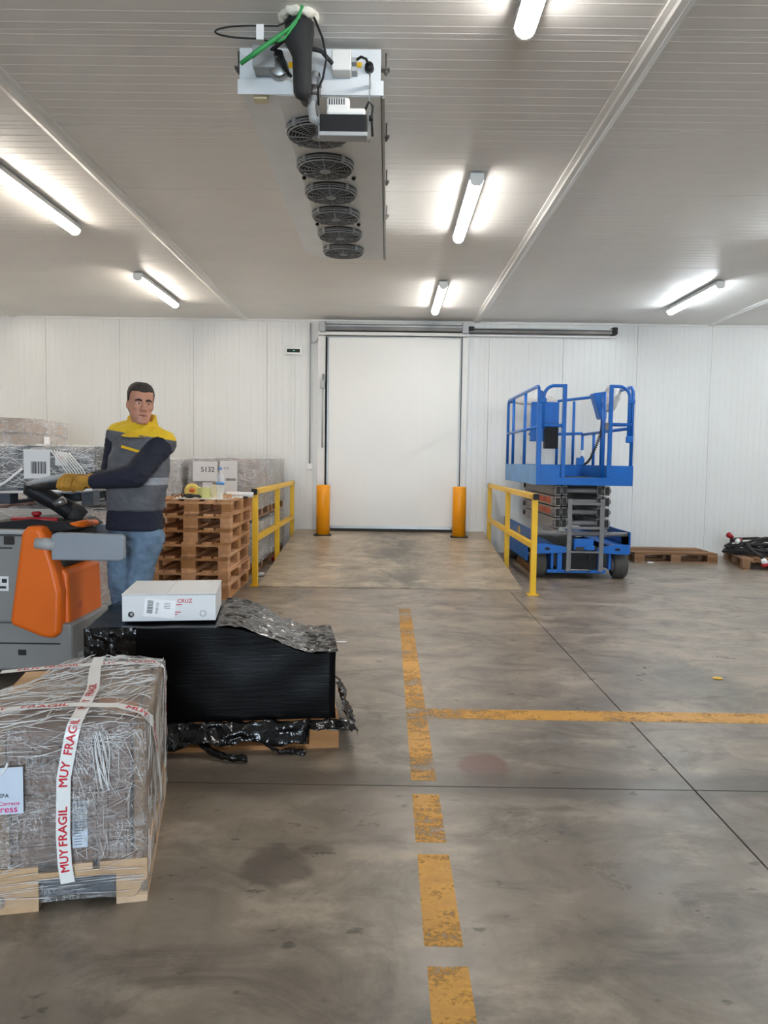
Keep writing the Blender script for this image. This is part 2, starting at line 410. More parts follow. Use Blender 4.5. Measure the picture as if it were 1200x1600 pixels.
m_, nt_, bs_ = nodes('work_vest')   # grey vest: yellow yoke, silver band, in the garment's own coordinates
tc_ = N(nt_, 'TexCoord'); sp_ = N(nt_, 'SeparateXYZ'); L(nt_, tc_.outputs['Object'], sp_.inputs[0])
zz = mth(nt_, 'ADD', sp_.outputs[2], mth(nt_, 'MULTIPLY', sp_.outputs[0], 0.15))
c_ = ramp(nt_, noise_tex(nt_, 9, 4), [(0.3, srgb(82, 82, 88)), (0.7, srgb(108, 108, 112))])
c_ = mixc(nt_, mth(nt_, 'MULTIPLY', mapr(nt_, sp_.outputs[2], 1.085, 1.09), mapr(nt_, sp_.outputs[2], 1.135, 1.13)), c_, srgb(164, 166, 172))
c_ = mixc(nt_, mapr(nt_, zz, 1.405, 1.411), c_, srgb(238, 196, 40))
L(nt_, c_, bs_.inputs['Base Color']); bs_.inputs['Roughness'].default_value = 0.8
bump(nt_, bs_, noise_tex(nt_, 14, 4, 0.6, (1, 1, 2.2)), 0.35, 0.02); M['vest'] = m_
M['board'] = pm('white_sheet', srgb(232, 230, 224), 0.5, 0, 0.03)
M['tapegreen'] = pm('pale_green_tape_roll', srgb(214, 214, 140), 0.4, 0, 0.06)
m_, nt_, bs_ = nodes('clear_bottle'); bs_.inputs['Base Color'].default_value = (0.92, 0.95, 0.98, 1)
bs_.inputs['Roughness'].default_value = 0.06; bs_.inputs['Alpha'].default_value = 0.28; M['bottle'] = m_
M['bottle_blue'] = pm('blue_bottle_label', srgb(96, 160, 226), 0.4)
M['cloth_y'] = pm('yellow_strap', srgb(226, 200, 110), 0.7, 0, 0.15, 20)
M['cloth_o'] = pm('orange_strap', srgb(214, 96, 50), 0.7)
M['beige'] = pm('beige_box', srgb(232, 220, 184), 0.6)
M['pinkwood'] = pm('small_wood_block', srgb(206, 160, 120), 0.7, 0, 0.15, 20)
M['screen'] = pm('dark_screen', (0.012, 0.014, 0.014), 0.2)
M['sgreen'] = emit('green_display_digit', (0.15, 0.8, 0.4), 0.35)
m_, nt_, bs_ = nodes('white_crease_glint'); bs_.inputs['Base Color'].default_value = (0.94, 0.94, 0.94, 1); bs_.inputs['Roughness'].default_value = 0.25  # bright white colour stands in for light glinting on the film's folds
bs_.inputs['Alpha'].default_value = 0.85; M['crease'] = m_
M['bag'] = film('crumpled_bag', 0.85, (0.80, 0.77, 0.73), 0.4, 0.4, 1.0, 2.0)
M['redplug'] = pm('red_plug', srgb(164, 26, 36), 0.4)
M['emw'] = emit('warm_white_tube', (1.0, 0.91, 0.80), LAMP)
M['emn'] = emit('white_tube', (1.0, 0.97, 0.93), LAMP)
M['emc'] = emit('cool_white_tube', (0.86, 0.94, 1.0), LAMP*1.35)
M['eye'] = pm('eye_white', srgb(226, 220, 214), 0.3)
M['lip'] = pm('lip', srgb(150, 92, 82), 0.6)

# ---------------------------------------------------------------- structure
def structure(name, b, mat, parent=None, **k):
    o = b.build(name, mat, parent, **k)
    if parent is None: o['kind'] = 'structure'
    return o

floor = structure('floor', B().box(LEFT-0.2, RIGHT+0.2, FRONT-1.5, BACK+0.2, -0.30, -0.012), M['dark'])
gx, gy, g = 1.37, 3.30, 0.004
for x0, x1 in ((LEFT-0.2, gx-g), (gx+g, RIGHT+0.2)):
    for y0, y1 in ((FRONT-1.5, gy-g), (gy+g, BACK+0.2)):
        B().box(x0, x1, y0, y1, -0.25, 0.0).build('concrete_slab', M['floor'], floor)
for x0, x1, y0, y1 in ((0.125, 0.238, 3.36, 7.35), (0.125, 0.240, 2.80, 3.215), (0.128, 0.243, 2.18, 2.71), (0.132, 0.248, 1.0, 2.09),
                       (0.242, 7.6, 4.19, 4.36)):
    B().box(x0, x1, y0, y1, 0.0004, 0.0014).build('painted_line', M['paint'], floor, label='worn yellow painted line')

rampo = structure('ramp', B().prism([(8.5, 0.001), (BACK, 0.001), (BACK, 0.325), (11.3, 0.265), (8.5, 0.012)], -1.43, 1.52, 'x'), M['ramp'])
rampo.name = 'floor_ramp'

def rib_profile(n, pitch, w, h):     # flat sheet with narrow raised ribs
    p = [(0.0, -0.012), (0.004, 0.0)]
    for i in range(n):
        a = 0.004 + pitch*(i + 0.5)
        p += [(a - w/2, 0), (a - w/4, h), (a + w/4, h), (a + w/2, 0)]
    e = n*pitch + 0.008
    return p + [(e - 0.004, 0), (e, -0.012)]

def sheet(prof, fn, u0, u1):
    b = B(); n = len(prof)
    b.v = [fn(a, h, u0) for a, h in prof] + [fn(a, h, u1) for a, h in prof]
    b.f = [[i, i+1, n+i+1, n+i] for i in range(n-1)]
    return b

ceiling = structure('ceiling', B().box(LEFT-0.2, RIGHT+0.2, FRONT-0.2, BACK+0.2, CEIL+0.014, CEIL+0.2), M['ceil'])
pw = 1.15
cprof = rib_profile(11, pw/11 - 0.0008, 0.016, 0.0013)
xs = [LEFT, -5.85, -2.25, 1.34, 4.96, RIGHT]
cm = [sheet(cprof, lambda a, h, u: (u, a, -h), xs[i], xs[i+1]).mesh('ceiling_panel', M['ceil']) for i in range(5)]
nrow = int((BACK - FRONT)/pw) + 1
for i in range(5):
    for j in range(nrow):
        if BACK - (j+1)*pw < FRONT - 0.6: continue
        link('ceiling_panel', cm[i], ceiling, (0, BACK - (j+1)*pw, CEIL))
for k, x in enumerate(xs[1:5]):
    t = structure('trim_%d' % (k+1), B().prism([(x-0.06, CEIL+0.01), (x-0.06, CEIL-0.012), (x-0.03, CEIL-0.020), (x-0.018, CEIL-0.030), (x+0.018, CEIL-0.030), (x+0.03, CEIL-0.020), (x+0.06, CEIL-0.012), (x+0.06, CEIL+0.01)], FRONT, BACK-0.01), M['trim'])
wall = structure('wall_back', B().box(LEFT-0.2, RIGHT+0.2, BACK+0.014, BACK+0.2, -0.2, CEIL+0.1), M['wall'])
wprof = rib_profile(12, pw/12 - 0.0007, 0.014, 0.0022)
wm = sheet(wprof, lambda a, h, u: (a, -h, u), 0.0, CEIL).mesh('wall_panel', M['wall'])
x = LEFT - 0.05
while x < RIGHT:
    link('wall_panel', wm, wall, (x, BACK, 0)); x += pw
wl = structure('wall_left', B().box(LEFT-0.2, LEFT-0.014, FRONT-0.2, BACK+0.2, -0.2, CEIL+0.1), M['wall'])
wr = structure('wall_right', B().box(RIGHT+0.014, RIGHT+0.2, FRONT-0.2, BACK+0.2, -0.2, CEIL+0.1), M['wall'])
wlm = sheet(wprof, lambda a, h, u: (h, -a, u), 0.0, CEIL).mesh('wall_panel', M['wall'])
wrm = sheet(wprof, lambda a, h, u: (-h, a, u), 0.0, CEIL).mesh('wall_panel', M['wall'])
y = FRONT
while y < BACK:
    link('wall_panel', wlm, wl, (LEFT, y + pw, 0)); link('wall_panel', wrm, wr, (RIGHT, y, 0)); y += pw
wf = structure('wall_front', B().box(LEFT-0.2, -2.2, FRONT-0.2, FRONT, -0.2, CEIL+0.1).box(2.2, RIGHT+0.2, FRONT-0.2, FRONT, -0.2, CEIL+0.1).box(-2.2, 2.2, FRONT-0.2, FRONT, 3.0, CEIL+0.1), M['wall'])
structure('trim_5', B().box(LEFT, RIGHT, BACK-0.03, BACK-0.004, CEIL-0.035, CEIL-0.002), M['trim'])
structure('baseboard_back', B().box(1.6, RIGHT, BACK-0.02, BACK-0.004, 0.0, 0.09).box(LEFT, -1.5, BACK-0.02, BACK-0.004, 0, 0.09), M['trim'])

# sliding cold-room door
door = bpy.data.objects.new('door_1', None); COL.objects.link(door); door.location = (0.08, BACK, 0.31); door['kind'] = 'structure'
DR = (0.08, BACK, 0.31)
for x0, x1 in ((-0.93, -0.36), (-0.3595, 0.53), (0.5305, 1.085)):
    B().box(x0, x1, BACK-0.13, BACK-0.04, 0.36, 3.30).build('door_panel', M['door'], door, bevel=0.0012, rel=DR)
b = B().box(-0.952, -0.932, BACK-0.135, BACK-0.03, 0.36, 3.31).box(1.087, 1.107, BACK-0.135, BACK-0.03, 0.36, 3.31).box(-0.95, 1.105, BACK-0.135, BACK-0.03, 3.30, 3.318)
b.build('leaf_edge', M['alu'], door, rel=DR, label='thin grey metal edge')
B().box(-0.97, 1.125, BACK-0.14, BACK-0.02, 0.318, 0.36).build('bottom_seal', M['rubber'], door, rel=DR)
B().box(-0.945, 1.10, BACK-0.146, BACK-0.13, 0.362, 0.40).build('kick_strip', M['alu'], door, rel=DR)
B().box(-1.10, -0.985, BACK-0.10, BACK-0.006, 0.30, 3.33).build('jamb', M['trim'], door, bevel=0.006, rel=DR)
B().box(1.125, 1.215, BACK-0.10, BACK-0.006, 0.32, 3.33).build('jamb', M['trim'], door, bevel=0.006, rel=DR)
B().box(-1.10, 1.215, BACK-0.16, BACK-0.006, 3.335, 3.385).build('head_trim', M['trim'], door, bevel=0.004, rel=DR)
B().box(-0.985, -0.958, BACK-0.09, BACK-0.03, 0.36, 3.31).box(1.108, 1.124, BACK-0.09, BACK-0.03, 0.36, 3.31).build('seal', M['rubber'], door, rel=DR)
B().tube([(-1.02, BACK-0.15, 1.62), (-1.02, BACK-0.15, 2.72)], 0.013, 10).tube([(-1.02, BACK-0.15, 1.62), (-1.02, BACK-0.10, 1.62)], 0.013, 8).tube([(-1.02, BACK-0.15, 2.72), (-1.02, BACK-0.10, 2.72)], 0.013, 8).build('pull_rod', M['greyp'], door, True, rel=DR)
B().box(-1.055, -0.985, BACK-0.165, BACK-0.1, 2.52, 2.64).build('handle_block', M['greyp'], door, bevel=0.012, rel=DR)
B().box(-1.03, -1.0, BACK-0.15, BACK-0.1, 2.64, 2.74).build('handle_latch', M['alu_dark'], door, bevel=0.006, rel=DR)
b = B().box(-1.08, 1.20, BACK-0.20, BACK-0.05, 3.40, 3.50); b.build('track_cover', M['alu_dark'], door, bevel=0.008, rel=DR)
B().box(-1.0, 1.15, BACK-0.22, BACK-0.2, 3.455, 3.475).build('track_lip', M['alu'], door, rel=DR)
b = B().box(1.20, 3.47, BACK-0.17, BACK-0.05, 3.395, 3.445); b.build('track_beam', M['alu_dark'], door, bevel=0.005, rel=DR)
B().box(1.20, 3.47, BACK-0.18, BACK-0.05, 3.452, 3.468).build('track_lip', M['alu'], door, rel=DR)
B().box(1.20, 3.47, BACK-0.10, BACK-0.05, 3.355, 3.375).build('track_lip', M['white'], door, rel=DR)
for x0, mm in ((-1.07, M['greyp']), (1.11, M['greyp'])):
    B().box(x0, x0+0.09, BACK-0.25, BACK-0.03, 3.37, 3.53).build('track_bracket', mm, door, bevel=0.008, rel=DR)
B().box(1.205, 1.29, BACK-0.22, BACK-0.05, 3.42, 3.48).build('track_roller', M['black'], door, bevel=0.01, rel=DR)
B().box(3.40, 3.48, BACK-0.2, BACK-0.03, 3.39, 3.50).build('track_end_cap', M['black'], door, bevel=0.012, rel=DR)
B().tube([(-1.08, BACK-0.05, 3.34), (-1.13, BACK-0.05, 3.25), (-1.2, BACK-0.04, 3.22), (-1.22, BACK-0.02, 3.30)], 0.012, 8).build('door_cable', M['greyp'], door, True, rel=DR)

# wall fittings
t = thing('temperature_display', 'white wall temperature display with a dark screen left of the door', 'display', (-1.485, BACK-0.005, 3.04))
B().box(-0.13, 0.13, -0.055, 0, 0, 0.125).build('case', M['white'], t, bevel=0.015)
B().box(-0.10, 0.10, -0.058, -0.055, 0.034, 0.088).build('screen', M['screen'], t)
B().box(-0.005, 0.02, -0.0595, -0.058, 0.058, 0.066).build('lit_digit', M['sgreen'], t)
b = B().box(-1.498, -1.474, BACK-0.022, BACK-0.004, 1.64, 3.04).box(-1.495, -1.477, BACK-0.02, BACK-0.004, 3.17, 3.55)
tag(b.build('cable_trunking', M['white']), 'thin white cable trunking running down the wall under the display', 'trunking')
t = thing('wall_conduit', 'grey vertical conduit with small white junction box beside the door', 'conduit', (-1.225, BACK-0.005, 1.27))
B().cyl((0, -0.018, 0.08), (0, -0.018, 2.26), 0.013, 8).build('conduit_pipe', M['greyp'], t, True)
B().box(-0.04, 0.04, -0.05, 0, 0, 0.09).build('junction_box', M['white'], t, bevel=0.006)

# ---------------------------------------------------------------- ceiling lamps
def fixture(x, y0, y1, em, label):
    t = thing('tube_light', label, 'light', (x, (y0+y1)/2, CEIL-0.007), 0, 'ceiling tube lights')
    l = (y1-y0)/2
    b = B().prism([(-0.055, -0.055), (-0.055, -0.02), (-0.04, 0.0), (0.04, 0.0), (0.055, -0.02), (0.055, -0.055)], -l, l); b.build('housing', M['greyp'], t)
    p = [(-0.05, -0.056)] + [(0.05*cos(R_(a)), -0.056 + 0.05*sin(R_(a))) for a in range(180, 361, 20)]
    B().prism(p[1:], -l+0.02, l-0.02).build('diffuser', em, t, False)
    for s in (-1, 1):
        B().prism([(-0.05, -0.06), (-0.044, -0.082), (-0.02, -0.1), (0.02, -0.1), (0.044, -0.082), (0.05, -0.06), (0.05, -0.015), (-0.05, -0.015)], s*l-0.02, s*l+0.006).build('end_cap', M['white'], t)
    return t
Ys = ((9.38, 11.02), (5.9, 7.42), (2.38, 3.9))
for (y0, y1), s in zip(Ys, ('farthest', 'middle', 'nearest')):
    fixture(0.635, y0, y1, M['emn'], {'farthest': 'lit tube light above the door end, farthest of the middle row', 'middle': 'lit tube light right of the cooler, second of the middle row', 'nearest': 'lit tube light cut by the top edge, nearest of the middle row'}[s])
fixture(-2.955, 9.15, 10.75, M['emw'], 'lit tube light over the goods, farther of the left row')
fixture(-2.94, 5.75, 7.32, M['emw'], 'lit tube light cut by the left edge, nearer of the left row')
fixture(3.86, 9.18, 10.78, M['emc'], 'lit tube light above the blue scissor lift')
for x, em, sd in ((3.86, 'emc', 'over the open floor'), (7.35, 'emc', 'by the right wall'), (-6.45, 'emw', 'by the left wall')):
    for (y0, y1), s in zip(((9.2, 10.8), (5.75, 7.32), (2.3, 3.85)), ('farthest', 'middle', 'nearest')):
        if (x == 3.86 and s == 'farthest') or s == 'nearest': continue
        fixture(x, y0, y1, M[em], 'lit tube light %s, %s of its row, beyond the frame edge' % (sd, s))

# ---------------------------------------------------------------- ceiling cooler
CO = (-0.43, 5.75, 3.31)
t = thing('ceiling_cooler', 'long white ceiling air cooler with a row of six fans underneath', 'air cooler', CO)
xa, xb, ya, yb, zb, zt = -0.80, -0.055, 4.13, 7.38, 3.31, 3.55
B().box(xa+0.01, xb-0.02, ya+0.02, yb, zb+0.07, zt).build('casing', M['cool'], t, bevel=0.004, rel=CO)
# drip tray with a sloping left side
B().prism([(xa, zb+0.075), (xa, zb+0.05), (xa+0.20, zb), (xb-0.01, zb), (xb, zb+0.02), (xb, zb+0.075)], ya, yb).build('drip_tray', M['cool'], t, rel=CO)
B().box(xa-0.006, xb+0.006, ya-0.012, ya, zb+0.002, zb+0.078).build('tray_lip', M['cool'], t, bevel=0.003, rel=CO)
B().box(xa, xb-0.01, ya+0.012, ya+0.02, zb+0.085, zt+0.005).build('end_plate', M['cool'], t, bevel=0.002, rel=CO)
B().bar((xb+0.004, ya, zb+0.003), (xb+0.004, yb, zb+0.003), 0.014, 0.02).build('edge_strip', M['alu'], t, rel=CO)
for yf in (4.53, 5.04, 5.53, 6.03, 6.53, 7.03):
    fc = (-0.425, yf, zb)
    f = B().lathe([(0.183, 0.0), (0.183, -0.006), (0.170, -0.008)], 32, Matrix.Translation(fc)).build('fan', M['fanblk'], t, True, rel=CO)
    b = B()
    for r, z in ((0.180, -0.014), (0.179, -0.027), (0.170, -0.040)):
        b.tube(arc((fc[0], fc[1], zb+z), r, 0, 345, 23, ((1, 0, 0), (0, 1, 0))), 0.0052, 6, True)
    b.build('guard_ring', M['guard'], f, True, rel=(0, 0, 0))
    b = B()
    for r in (0.05, 0.07, 0.09, 0.11, 0.13, 0.15):
        b.tube(arc((fc[0], fc[1], zb-0.042-0.004*(0.15-r)/0.1), r, 0, 340, 17, ((1, 0, 0), (0, 1, 0))), 0.0021, 4, True)
    for a in range(0, 360, 30):
        u = (cos(R_(a)), sin(R_(a)))
        b.tube([(fc[0]+u[0]*0.03, fc[1]+u[1]*0.03, zb-0.047), (fc[0]+u[0]*0.166, fc[1]+u[1]*0.166, zb-0.042), (fc[0]+u[0]*0.182, fc[1]+u[1]*0.182, zb-0.016)], 0.0036, 4)
    b.build('guard_wire', M['guard'], f, True)
    B().lathe([(0.035, -0.042), (0.035, -0.052), (0.02, -0.056)], 16, Matrix.Translation(fc)).build('hub', M['guard'], f, True)
    for a in (50, 130, 230, 310):
        u = Vector((cos(R_(a)), sin(R_(a)), 0)); p = Vector(fc) + u*0.186
        B().bar(p + Vector((0, 0, -0.002)), p + Vector((0, 0, -0.04)), 0.022, 0.014, tuple(u)).build('guard_clip', M['guard'], f)
    b = B()
    for k in range(5):
        a = 2*pi*k/5
        b.add([(fc[0]+0.03*cos(a), fc[1]+0.03*sin(a), zb-0.026), (fc[0]+0.155*cos(a+0.1), fc[1]+0.155*sin(a+0.1), zb-0.03), (fc[0]+0.155*cos(a+0.7), fc[1]+0.155*sin(a+0.7), zb-0.022), (fc[0]+0.05*cos(a+0.9), fc[1]+0.05*sin(a+0.9), zb-0.022)], [(0, 1, 2, 3)])
    b.build('fan_blades', M['rubber'], f)
    for ch in f.children:
        if ch.name.split('.')[0] != 'guard_ring': ch.location = (-CO[0], -CO[1], -CO[2])
        else: ch.location = (-CO[0], -CO[1], -CO[2])
for x, yy in ((-0.585, 5.27), (-0.255, 5.27), (-0.59, 6.28), (-0.26, 6.28)):
    B().lathe([(0.012, 0), (0.016, -0.01), (0.008, -0.02)], 8, Matrix.Translation((x, yy, zb))).build('tray_screw', M['black'], t, rel=CO)
for yy in (4.25, 5.1, 5.9, 6.7):
    for s, x0 in ((1, xb-0.02), (-1, xa+0.01)):
        B().box(min(x0, x0+s*0.055), max(x0, x0+s*0.055), yy-0.02, yy+0.02, zt-0.05, zt-0.042).cyl((x0+s*0.035, yy, zt-0.075), (x0+s*0.035, yy, CEIL), 0.006, 6).cyl((x0+s*0.035, yy, zt-0.066), (x0+s*0.035, yy, zt-0.05), 0.013, 6).build('hanger', M['alu_dark'], t, rel=CO)
b = B().box(-0.715, -0.60, 4.03, 4.142, 3.405, 3.515); b.build('junction_box', M['greyp'], t, bevel=0.008, rel=CO)
B().lathe([(0.05, 0), (0.05, 0.03), (0.04, 0.035)], 18, Matrix.Translation((-0.585, 4.09, 3.42)) @ Matrix.Rotation(R_(90), 4, 'X')).build('cable_coil', M['alu'], t, True, rel=CO)
b = B().box(-0.315, -0.215, 4.05, 4.142, 3.405, 3.51); b.build('junction_box', M['white'], t, bevel=0.008, rel=CO)
B().box(-0.215, -0.185, 4.08, 4.142, 3.415, 3.44).box(-0.215, -0.19, 4.08, 4.142, 3.46, 3.485).build('cable_gland', M['greyp'], t, bevel=0.004, rel=CO)
B().lathe([(0.025, 0), (0.022, 0.035)], 14, Matrix.Translation((-0.125, 4.14, 3.455)) @ Matrix.Rotation(R_(90), 4, 'X')).build('cable_gland', M['black'], t, True, rel=CO)
B().tube([(-0.125, 4.12, 3.455), (-0.14, 4.07, 3.47), (-0.165, 4.07, 3.48), (-0.19, 4.09, 3.475)], 0.007, 6).build('cable', M['black'], t, True, rel=CO)
B().box(-0.545, -0.505, 4.138, 4.143, 3.455, 3.485).build('warning_sticker', M['yellow'], t, rel=CO, label='small yellow warning sticker')
B().box(-0.205, -0.165, 4.138, 4.143, 3.462, 3.487).build('warning_sticker', M['yellow'], t, rel=CO, label='small yellow warning sticker')
B().tube([(-0.60, 4.04, 3.49), (-0.565, 3.99, 3.46), (-0.545, 4.0, 3.40), (-0.53, 4.05, 3.375)], 0.010, 8).tube([(-0.6, 4.04, 3.47), (-0.575, 3.98, 3.44), (-0.55, 4.0, 3.39), (-0.52, 4.05, 3.37)], 0.009, 8).build('cable', M['black'], t, True, rel=CO)
B().tube([(-0.62, 4.04, 3.49), (-0.55, 3.98, 3.51), (-0.45, 4.02, 3.50), (-0.36, 3.98, 3.46), (-0.31, 4.06, 3.44)], 0.011, 8).build('cable', M['insul'], t, True, rel=CO)
B().box(-0.73, -0.66, 4.16, 4.22, zb-0.0, zb+0.02).build('tray_mark', M['beige'], t, rel=CO, label='beige paper patch on the drip tray')
B().tube([(-0.41, 4.16, zb+0.06), (-0.395, 4.05, zb+0.06), (-0.40, 4.02, zb+0.0), (-0.40, 4.02, zb-0.08)], 0.028, 12).build('drain_pipe', M['greyp'], t, True, rel=CO)
B().cyl((-0.40, 4.02, zb-0.005), (-0.40, 4.02, zb-0.055), 0.034, 14).build('drain_collar', M['alu_dark'], t, True, rel=CO)

# insulated pipe from the ceiling to the cooler
t = thing('insulated_pipe', 'thick black insulated pipe coming down through white foam to the cooler', 'pipe', (-0.46, 3.9, CEIL))
b = B().tube([(-0.465, 3.92, CEIL), (-0.462, 3.92, CEIL-0.07), (-0.465, 3.92, CEIL-0.12), (-0.455, 3.92, CEIL-0.15), (-0.45, 3.92, CEIL-0.19), (-0.447, 3.92, CEIL-0.36), (-0.446, 3.93, CEIL-0.375), (-0.446, 3.94, CEIL-0.385)],
      [0.070, 0.072, 0.070, 0.058, 0.048, 0.044, 0.036, 0.014], 18)
b.tube([(-0.447, 3.94, CEIL-0.30), (-0.446, 4.02, CEIL-0.31), (-0.446, 4.15, CEIL-0.29)], 0.036, 12)
b.build('pipe_sleeve', M['insul'], t, True, rel=(-0.46, 3.9, CEIL))
b = B()
b.tube([(-0.465+0.078*cos(2*pi*k/40), 3.92+0.078*sin(2*pi*k/40), CEIL-0.008) for k in range(40)], 0.022, 12, True)
b.v = [tuple(Vector(p) + Vector(noise.noise_vector(Vector(p)*38))*0.016) for p in b.v]
b.build('foam_collar', M['foam'], t, True, rel=(-0.46, 3.9, CEIL))
t = tag(B().tube([(-0.44, 3.83, CEIL), (-0.455, 3.83, CEIL-0.05), (-0.50, 3.85, 3.50), (-0.58, 3.86, 3.45), (-0.66, 3.87, 3.40), (-0.745, 3.88, 3.345)], [0.008, 0.008, 0.009, 0.0125, 0.0125, 0.011], 8)
    .tube([(-0.45, 3.84, CEIL), (-0.47, 3.84, CEIL-0.07), (-0.53, 3.87, 3.46), (-0.62, 3.88, 3.43), (-0.69, 3.9, 3.385)], 0.006, 8).build('green_hose', M['green'], None, True), 'bright green cable pair hanging from the ceiling hole by the cooler', 'cable')
t = thing('looped_cable', 'thin black cable looping out to the left with a white tag', 'cable', (-0.7, 3.9, 3.5))
B().tube([(-0.49, 3.86, 3.545), (-0.56, 3.85, 3.508)] + [(-0.66 - 0.20*sin(R_(k*10)), 3.84, 3.473 + 0.030*cos(R_(k*10))) for k in range(19)] + [(-0.56, 3.87, 3.44)], 0.0042, 8).build('cable_run', M['black'], t, True, rel=(-0.7, 3.9, 3.5))
B().box(-0.66, -0.625, 3.83, 3.842, 3.435, 3.505).build('cable_tag', M['paper'], t, rel=(-0.7, 3.9, 3.5))
tag(B().tube([(-0.40, 3.9, CEIL), (-0.385, 3.88, CEIL-0.03), (-0.345, 3.86, 3.46), (-0.325, 3.87, 3.37), (-0.345, 3.9, 3.29), (-0.37, 3.92, 3.25), (-0.368, 3.94, 3.18)], 0.0055, 8)
    .build('pump_cable', M['black'], None, True), 'black cable hanging from the ceiling hole down to the pump', 'cable')

PU = (-0.245, 3.95, 3.035)
t = thing('condensate_pump', 'small black and white condensate pump on brackets under the cooler end', 'pump', PU)
B().box(-0.362, -0.128, 3.94, 4.01, 3.052, 3.14).build('tank', M['black'], t, bevel=0.004, rel=PU)
B().box(-0.366, -0.124, 3.936, 4.014, 3.035, 3.056).build('tank_base', M['greyp'], t, bevel=0.004, rel=PU)
B().box(-0.33, -0.135, 3.945, 4.005, 3.14, 3.175).box(-0.33, -0.215, 3.95, 4.0, 3.17, 3.228).build('motor_cover', M['white'], t, bevel=0.012, rel=PU)
b = B()
for k in range(7): b.box(-0.318+k*0.012, -0.312+k*0.012, 3.9485, 3.951, 3.19, 3.22)
b.build('vent_slots', M['ink'], t, rel=PU)['kind'] = 'stuff'
for x in (-0.372, -0.118):
    B().box(x-0.003, x+0.003, 3.99, 4.03, 3.04, 3.36).box(x-0.003, x+0.003, 3.99, 4.14, 3.345, 3.365).build('bracket', M['alu'], t, rel=PU)
B().lathe([(0.014, 0), (0.014, 0.02)], 10, Matrix.Translation((-0.118, 3.96, 3.13)) @ Matrix.Rotation(R_(90), 4, 'Y')).build('bracket_knob', M['black'], t, True, rel=PU)
B().tube([(-0.14, 3.97, 3.17), (-0.12, 3.95, 3.205), (-0.10, 3.96, 3.19), (-0.105, 3.97, 3.13), (-0.10, 3.98, 3.05)], 0.006, 6).build('pump_wire', M['black'], t, True, rel=PU)
B().tube([(-0.36, 4.0, 3.12), (-0.40, 4.0, 3.14), (-0.41, 4.01, 3.2), (-0.40, 4.02, 3.245)], 0.022, 10).build('inlet_pipe', M['greyp'], t, True, rel=PU)

# ---------------------------------------------------------------- pallets
_pm = {}
def pallet_parts(parent, mat, Wd=0.8, Ln=1.2, z0=0.0, cx=0.0, cy=0.0, blk=0.1, rot=0):
    key = (mat.name, Wd, Ln, blk)
    if key not in _pm:
        def bx(n, a, b_, c): return B().box(-a/2, a/2, -b_/2, b_/2, 0, c).mesh(n, mat)
        _pm[key] = dict(bo=bx('bottom_board', blk, Ln, 0.022), bm=bx('bottom_board', 0.145, Ln, 0.022), bl=bx('block', blk, 0.145, 0.078), bk=bx('block', 0.145, 0.145, 0.078),
                        cr=bx('cross_board', Wd, 0.145, 0.022), tw=bx('top_board', 0.145, Ln, 0.022), tn=bx('top_board', 0.1, Ln, 0.022))
    q = _pm[key]; c, s = cos(R_(rot)), sin(R_(rot))
    def put(n, me, x, y, z):
        o = link(n, me, parent, (cx + c*x - s*y, cy + s*x + c*y, z0 + z), rot)
    xo = Wd/2 - blk/2; yo = Ln/2 - 0.0725
    for x, k in ((-xo, 'bo'), (0, 'bm'), (xo, 'bo')): put('bottom_board', q[k], x, 0, 0)
    for x, k in ((-xo, 'bl'), (0, 'bk'), (xo, 'bl')):
        for y in (-yo, 0, yo): put('block', q[k], x, y, 0.022)
    for y in (-yo, 0, yo): put('cross_board', q['cr'], 0, y, 0.100)
    xt = Wd/2 - 0.0725
    for x, k in ((-xt, 'tw'), (-xt/2-0.02, 'tn'), (0, 'tw'), (xt/2+0.02, 'tn'), (xt, 'tw')): put('top_board', q[k], x, 0, 0.122)

def pallet(label, mat, loc, rz=0, group=None, **k):
    t = thing('wooden_pallet', label, 'pallet', loc, rz, group); pallet_parts(t, mat, **k); return t

ords = ['bottom pallet of the wooden stack of seven behind the white box', 'second pallet from the bottom of the wooden stack', 'third pallet from the bottom of the wooden stack', 'middle pallet of the wooden stack, three below and three above',
        'third pallet from the top of the wooden stack', 'second pallet from the top of the wooden stack', 'topmost pallet of the wooden stack, carrying the water bottle']
for i in range(7):
    dx = [0, 0.01, -0.008, 0.006, 0.012, 0.03, 0.034][i]; dy = [0, -0.01, 0.012, -0.004, 0.01, 0.0, -0.012][i]
    pallet(ords[i], M['wood'], (-2.0 + dx, 8.3 + dy, 0.144*i + 0.0002*i), [0.6, -0.5, 0.4, 0, 0.8, -0.6, 0.3][i], 'pallets in the stack')
pallet('wooden pallet lying flat against the wall right of the scissor lift', M['wood_old'], (4.19, 11.48, 0), 90)
pallet('dark weathered pallet under the coiled black cable at the right edge', M['wood_old'], (5.42, 11.05, 0), -12)

# coil of heavy cable
CC = (5.38, 11.1, 0.144)
t = thing('coiled_cable', 'heavy black power cable coiled on the right hand pallet', 'cable', CC)
pts = []
for k in range(190):
    a = k*0.26; rr = 0.33 + 0.08*sin(k*0.7) + 0.05*sin(k*1.9)
    pts.append((rr*cos(a)*1.05, rr*sin(a)*0.9, 0.024 + 0.24*(k/190)*(0.55+0.45*sin(a*1.3+1)) ))
B().tube(pts, 0.021, 7).build('cable_loops', M['rubber'], t, True)
B().tube([(-0.3, -0.2, 0.16), (-0.34, -0.34, 0.20), (-0.30, -0.46, 0.10), (-0.26, -0.62, 0.05), (-0.245, -0.645, 0.0)], 0.018, 8).build('cable_end', M['rubber'], t, True)
b = B().tube([(-0.245, -0.645, 0.015), (-0.23, -0.655, -0.02), (-0.222, -0.66, -0.05)], [0.03, 0.042, 0.044], 14); b.build('connector_body', M['white'], t, True)
